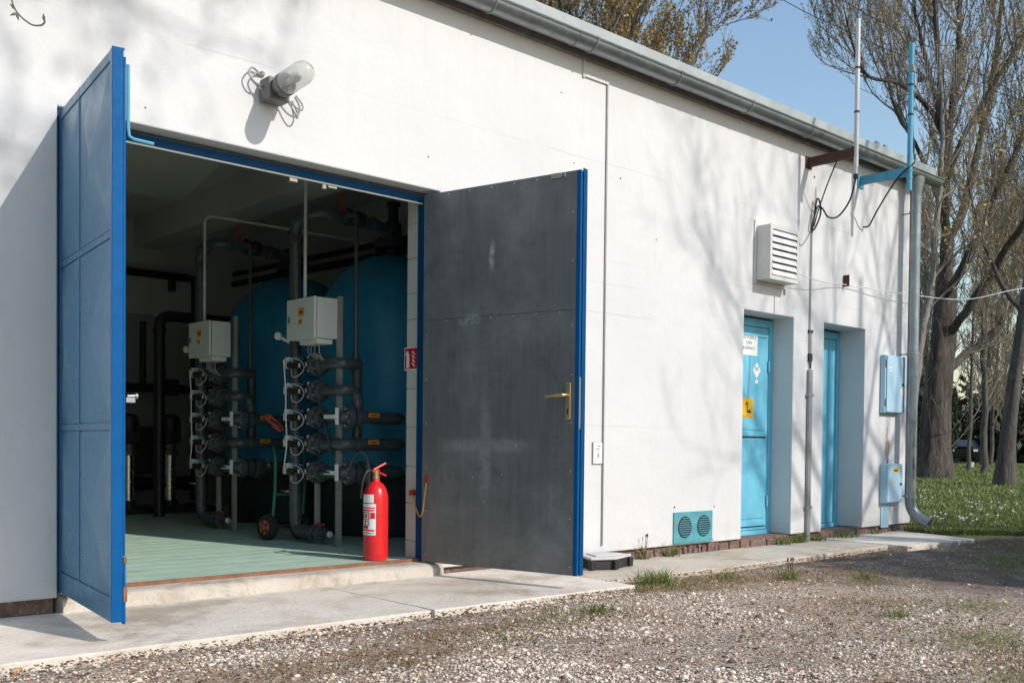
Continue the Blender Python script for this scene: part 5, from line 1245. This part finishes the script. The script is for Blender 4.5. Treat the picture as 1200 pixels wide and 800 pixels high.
sc = np.stack([size*rs.uniform(.8, 1.4, n), size*rs.uniform(.7, 1.2, n), size*rs.uniform(.45, .8, n)], 1)
th = rs.uniform(0, 6.283, n); c_, s_ = np.cos(th)[:, None], np.sin(th)[:, None]
V = ICO[None]*rs.uniform(.62, 1.25, (n, 12, 1))*sc[:, None, :]
V = np.stack([V[..., 0]*c_-V[..., 1]*s_, V[..., 0]*s_+V[..., 1]*c_, V[..., 2]], -1)
V[..., 0] += pt[:, 0:1]; V[..., 1] += pt[:, 1:2]; V[..., 2] += (vgz(pt[:, 0], pt[:, 1])+sc[:, 2]*.3)[:, None]
o = np_mesh('gravel', V.reshape(-1, 3), (ICF[None]+12*np.arange(n)[:, None, None]).reshape(-1, 3), 'stone', np.repeat(rs.random(n)**.95*np.where(pt[:, 0] > 6.3, .5, 1), 12))  # stones at the right toned darker to deepen the shade there
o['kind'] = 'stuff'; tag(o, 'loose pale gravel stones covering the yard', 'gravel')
# fallen leaves
pt = scatter(17000); n = len(pt)
ck = 1-clumps(pt[:, 0], pt[:, 1]); pt = pt[rs.random(n) < .10+.75*ck]; n = len(pt)
edge = np.stack([rs.uniform(.4, 4.7, 1500), -1.13-.12*np.abs(rs.normal(size=1500)), np.full(1500, 4.)], 1)
edge2 = np.stack([rs.uniform(4.7, 8.7, 1100), -.76-.10*np.abs(rs.normal(size=1100)), np.full(1100, 6.)], 1)
pt = np.concatenate([pt, edge, edge2]); 
P_ = np.stack([pt[:, 0], pt[:, 1], vgz(pt[:, 0], pt[:, 1])+.009], 1)
V, Fc, tn = leaf_quads(P_, .021, rs, .6, .6)
o = np_mesh('leaf_litter', V, Fc, 'litter_leaf', tn); o['kind'] = 'stuff'; tag(o, 'brown fallen leaves and bits strewn over the gravel', 'leaf litter')

def blades(P, h, wd, rs, lean=.5, seg=2):
    n = len(P); th = rs.uniform(0, 6.283, n); hh = h*rs.uniform(.5, 1.3, n); ww = wd*rs.uniform(.6, 1.3, n)
    dx, dy = np.cos(th), np.sin(th); la = rs.uniform(0, 6.283, n); ln = lean*hh*rs.uniform(.1, 1, n)
    V = np.zeros((n, 5, 3))
    V[:, 0] = P - np.stack([dx*ww/2, dy*ww/2, np.zeros(n)], 1); V[:, 1] = P + np.stack([dx*ww/2, dy*ww/2, np.zeros(n)], 1)
    mid = P + np.stack([np.cos(la)*ln*.35, np.sin(la)*ln*.35, hh*.6], 1)
    V[:, 2] = mid + np.stack([dx*ww*.4, dy*ww*.4, np.zeros(n)], 1); V[:, 3] = mid - np.stack([dx*ww*.4, dy*ww*.4, np.zeros(n)], 1)
    V[:, 4] = P + np.stack([np.cos(la)*ln, np.sin(la)*ln, hh], 1)
    b = 5*np.arange(n)[:, None]
    Fc = np.concatenate([np.array([[0, 1, 2]])+b, np.array([[0, 2, 3]])+b, np.array([[3, 2, 4]])+b])
    return V.reshape(-1, 3), Fc
pt = scatter(16000); ck = 1-clumps(pt[:, 0], pt[:, 1]); pt = pt[rs.random(len(pt)) < .75*ck**1.5]
P3 = np.stack([pt[:, 0], pt[:, 1], vgz(pt[:, 0], pt[:, 1])-.002], 1)
V, Fc = blades(P3, .013, .003, rs, 4.5)
o = np_mesh('dry_moss', V, Fc, 'dry_blade', np.repeat(np.clip(rs.normal(.5, .3, len(P3)), 0, 1), 5)); o['kind'] = 'stuff'; tag(o, 'flat brown dry moss and stubble on bare earth in the gravel yard', 'moss')
# lawn
rs = np.random.RandomState(9); n = 62000
d = 10.4 + 40*rs.random(n)**2.2; a = yaw + np.radians(rs.uniform(17.5, 30, n))
x = d/np.cos(a-yaw)*np.sin(a); y = -5.11 + d/np.cos(a-yaw)*np.cos(a)
ok = (x > 10.33) & (y > -1.0-.09*(x-10)+.25*rs.normal(size=n)*.5)
x, y, d = x[ok], y[ok], d[ok]
P_ = np.stack([x, y, vgz(x, y)-.005], 1)
V, Fc = blades(P_, .055+.0012*d, .008+.0012*d, rs, .7)
o = np_mesh('lawn_grass', V, Fc, 'grass_blade', np.repeat(np.clip(rs.normal(.45, .22, len(P_)), 0, 1), 5)); o['kind'] = 'stuff'; tag(o, 'short green lawn grass beyond the building corner', 'grass')
# daisies
n = 300; d = 11.5 + 9*rs.random(n)**1.1; a = yaw + np.radians(rs.uniform(19, 29, n))
x = d/np.cos(a-yaw)*np.sin(a); y = -5.11 + d/np.cos(a-yaw)*np.cos(a); g_ = np.sin(x*1.3)+np.sin(y*1.9+1) > .1
x, y = x[g_], y[g_]; n = len(x); k = 7; an = np.linspace(0, 6.283, k, endpoint=False)
V = np.zeros((n, k, 3)); V[..., 0] = x[:, None]+.013*np.cos(an); V[..., 1] = y[:, None]+.013*np.sin(an); V[..., 2] = (vgz(x, y)+rs.uniform(.05, .09, n))[:, None] + .01*np.cos(an)
o = np_mesh('daisies', V.reshape(-1, 3), np.arange(n*k).reshape(n, k), 'petal_white'); o['kind'] = 'stuff'; tag(o, 'small white daisies dotted over the lawn', 'flowers')
# dry and green low grass in the gravel
def patch(name, lab, spots, mat, h, wd, kind=True, lo=.4, hi=.3):
    P_ = []
    for (x, y, r_, n_) in spots:
        n_ = int(n_*2.2); q = rs.normal(size=(n_, 2))*r_*.5; P_.append(np.stack([x+q[:, 0], y+q[:, 1]*.7], 1)[:])
    P_ = np.concatenate(P_); P_ = P_[[not in_paving(px_, py_) for px_, py_ in P_]]
    P3 = np.stack([P_[:, 0], P_[:, 1], vgz(P_[:, 0], P_[:, 1])], 1)
    V, Fc = blades(P3, h, wd, rs, 3.2); o = np_mesh(name, V, Fc, mat, np.repeat(np.clip(rs.normal(lo, hi, len(P3)), 0, 1), 5))
    o['kind'] = 'stuff'; tag(o, lab, 'grass'); return o
patch('dry_grass', 'flattened brown dry grass in patches on the gravel', [(1.75, -1.95, .5, 420), (2.3, -1.9, .4, 260), (2.75, -1.65, .4, 200), (3.1, -1.6, .3, 160), (4.9, -1.1, .6, 800), (5.6, -1.15, .6, 600), (6.2, -1.35, .5, 300), (3.7, -1.75, .5, 260), (4.4, -2.6, .6, 260), (5.3, -2.3, .5, 300), (6.6, -1.6, .6, 300), (4.2, -3.5, .5, 400), (9.8, -1.15, .8, 700), (8.6, -2.0, .8, 500)], 'dry_blade', .022, .0035)
patch('low_grass', 'sparse low green grass growing through the gravel', [(3.55, -1.62, .35, 200), (4.75, -1.15, .4, 300), (5.4, -1.1, .4, 220), (4.7, -3.2, .45, 420), (5.6, -2.75, .4, 260), (4.0, -3.75, .5, 420), (8.2, -2.2, .9, 1400), (9.2, -1.9, .9, 1500), (6.4, -1.75, .3, 120), (2.9, -1.9, .25, 70)], 'grass_blade', .024, .0035, lo=.6)
# single weeds
def weed(x, y, h_, sp, n_, lab, stalk=False, zz=None):
    w_ = thing('weed_tuft', lab, 'weed', (x, y, -.09), 'weeds along wall and gravel')
    q = rs.normal(size=(n_, 2))*sp*.35; z_ = vgz(np.array([x]), np.array([y]))[0] if zz is None else zz
    P3 = np.stack([x+q[:, 0], y+q[:, 1]*.6, np.full(n_, z_)], 1)
    V, Fc = blades(P3, h_*.85, .008, rs, 1.9); bl_ = adopt(np_mesh('blades', V, Fc, 'grass_blade', np.repeat(np.clip(rs.normal(.6, .28, n_), 0, 1), 5)), w_); bl_['kind'] = 'stuff'
    if stalk:
        m_ = MB()
        for k in range(3):
            a, b = rs.normal()*.03, rs.normal()*.03
            m_.tube([(x+a*.3, y+b*.3, z_), (x+a, y+b, z_+h_*1.3)], [.003, .002], 5).lathe([(.003, 0), (.007, .01), (.004, .025)], (x+a, y+b, z_+h_*1.25), n=6)
        m_.build('seed_stalk', 'litter_leaf', w_)
weed(4.93, -1.05, .10, .24, 190, 'big green tuft at the corner of the apron slab')
weed(5.62, -1.08, .055, .16, 90, 'low flat green weed in the gravel next to the big tuft')
weed(5.98, -1.35, .10, .12, 70, 'upright weed with seed stalks alone in the gravel', True)
weed(6.50, -1.62, .06, .14, 60, 'small low weed beyond the weed with seed stalks')
weed(4.95, -2.62, .055, .10, 50, 'small green weed near the bottom right of the gravel')
weed(3.74, -1.66, .05, .12, 60, 'small green weed in the gravel in front of the right leaf')
weed(6.36, -.02, .12, .10, 60, 'green weed at the wall foot under the teal plate', False, -.08)
weed(6.02, -.03, .14, .06, 22, 'thin dry weed at the wall foot between black box and teal plate', True, -.08)
weed(7.95, -.03, .09, .16, 110, 'green weed at the wall foot below the left side door', False, -.08)
weed(8.22, -.03, .10, .13, 100, 'green weed at the wall foot left of the earth strip', False, -.08)
weed(8.55, -.03, .07, .13, 80, 'low weed at the wall foot right of the earth strip', False, -.08)
weed(9.05, -.03, .08, .26, 150, 'broad low weed at the wall foot below the right side door', False, -.075)
weed(9.62, -.03, .05, .14, 60, 'tiny weed at the wall foot near the meter box', False, -.075)
# single larger stones
for x, y, s_, lab in [(3.02, -2.35, .014, 'reddish brown larger stone lying in the gravel'), (4.62, -2.15, .026, 'bluish grey larger stone in the middle of the gravel'), (4.35, -2.2, .022, 'dark larger stone left of the bluish one'), (3.35, -2.75, .02, 'dark clod of earth near the bottom of the gravel'), (.98, -1.22, .024, 'rust-brown stone at the left edge of the apron'), (1.12, -1.19, .020, 'second rust-brown stone at the apron edge')]:
    v = ICO*np.array([s_*1.2, s_*.9, s_*.65])*rs.uniform(.6, 1.2, (12, 1)); v[:, 0] += x; v[:, 1] += y; v[:, 2] += vgz(np.array([x]), np.array([y]))[0]+s_*.35
    tn = .02 if 'dark' in lab else (1.0 if 'brown' in lab else .62)
    o = np_mesh('stone', v, ICF, 'stone', np.full(12, tn)); tag(o, lab, 'stone')

# ================================================================== FAR THINGS
car = thing('parked_car', 'dark car parked far off beyond the poplar trunk', 'car', (62, 22.3, -.1))
Mc = Matrix.Translation((62, 22.3, -.1)) @ Matrix.Rotation(R(35), 4, 'Z')
bd = MB().prism([(-2.1, -.85, .35), (2.1, -.85, .35), (2.15, -.85, .75), (1.9, -.85, .85), (1.0, -.85, .92), (.45, -.75, 1.4), (-1.2, -.75, 1.42), (-1.9, -.85, .95), (-2.15, -.85, .85)], (0, 1.7, 0), Mc).build('body', 'car_paint', car, smooth=False, bevel=.05)
MB().prism([(-2.152, -.6, .98), (-2.152, .6, .98), (-1.35, .55, 1.38), (-1.35, -.55, 1.38)], (-.03, 0, .03), Mc).build('rear_window', 'car_glass', car, smooth=False)
MB().prism([(1.06, -.65, .95), (1.06, .65, .95), (.52, .6, 1.37), (.52, -.6, 1.37)], (.03, 0, .03), Mc).build('windscreen', 'car_glass', car, smooth=False)
MB().prism([(.35, -.86, .95), (-1.5, -.86, .97), (-1.1, -.80, 1.35), (.2, -.80, 1.35)], (0, .02, 0), Mc).build('side_window', 'car_glass', car, smooth=False)
for xx in (-1.35, 1.35):
    for yy in (-.86, .70):
        MB().lathe([(.2, 0), (.31, .01), (.31, .15), (.2, .16)], Mc @ Vector((xx, yy, .31)), Mc.to_3x3() @ Vector((0, 1, 0)), 18).build('wheel', 'rubber_black', car)
for yy in (-.75, .5):
    MB().box((-2.19, yy, .72), (-2.13, yy+.25, .84), Mc).build('tail_light', 'sign_white', car, smooth=False)
    MB().box((2.12, yy, .62), (2.17, yy+.25, .74), Mc).build('headlight', 'sign_white', car, smooth=False)
bk = thing('bucket', 'small pale green bucket on the lawn under the dark car', 'bucket', (44.6, 14.0, -.1))
MB().lathe([(.12, 0), (.16, .30), (.165, .31), (.15, .31), (.11, .03)], (44.6, 14.0, -.1), n=18).build('pail', 'bucket_plastic', bk)
MB().tube([(44.44, 14, .2), (44.5, 14, .32), (44.6, 14, .36), (44.7, 14, .32), (44.76, 14, .2)], .006, 6).build('bail', 'galvanised_grey', bk)
tag(MB().tube(smooth_path([(17, 12.2, 14.6), (20.75, 8.79, 11.67), (22.03, 7.61, 10.81), (23.38, 6.35, 10.04), (26.77, 3.23, 8.49), (32, -1.6, 7.0)]), .009, 5).build('overhead_wire', 'cable_black'), 'left one of two thin overhead wires crossing the sky', 'wire', 'overhead wires')
tag(MB().tube(smooth_path([(18, 11.4, 15.0), (21.81, 7.83, 11.69), (23.16, 6.57, 10.69), (24.81, 5.04, 9.53), (26.77, 3.22, 8.29), (32, -1.6, 6.6)]), .009, 5).build('overhead_wire', 'cable_black'), 'right one of two thin overhead wires crossing the sky', 'wire', 'overhead wires')
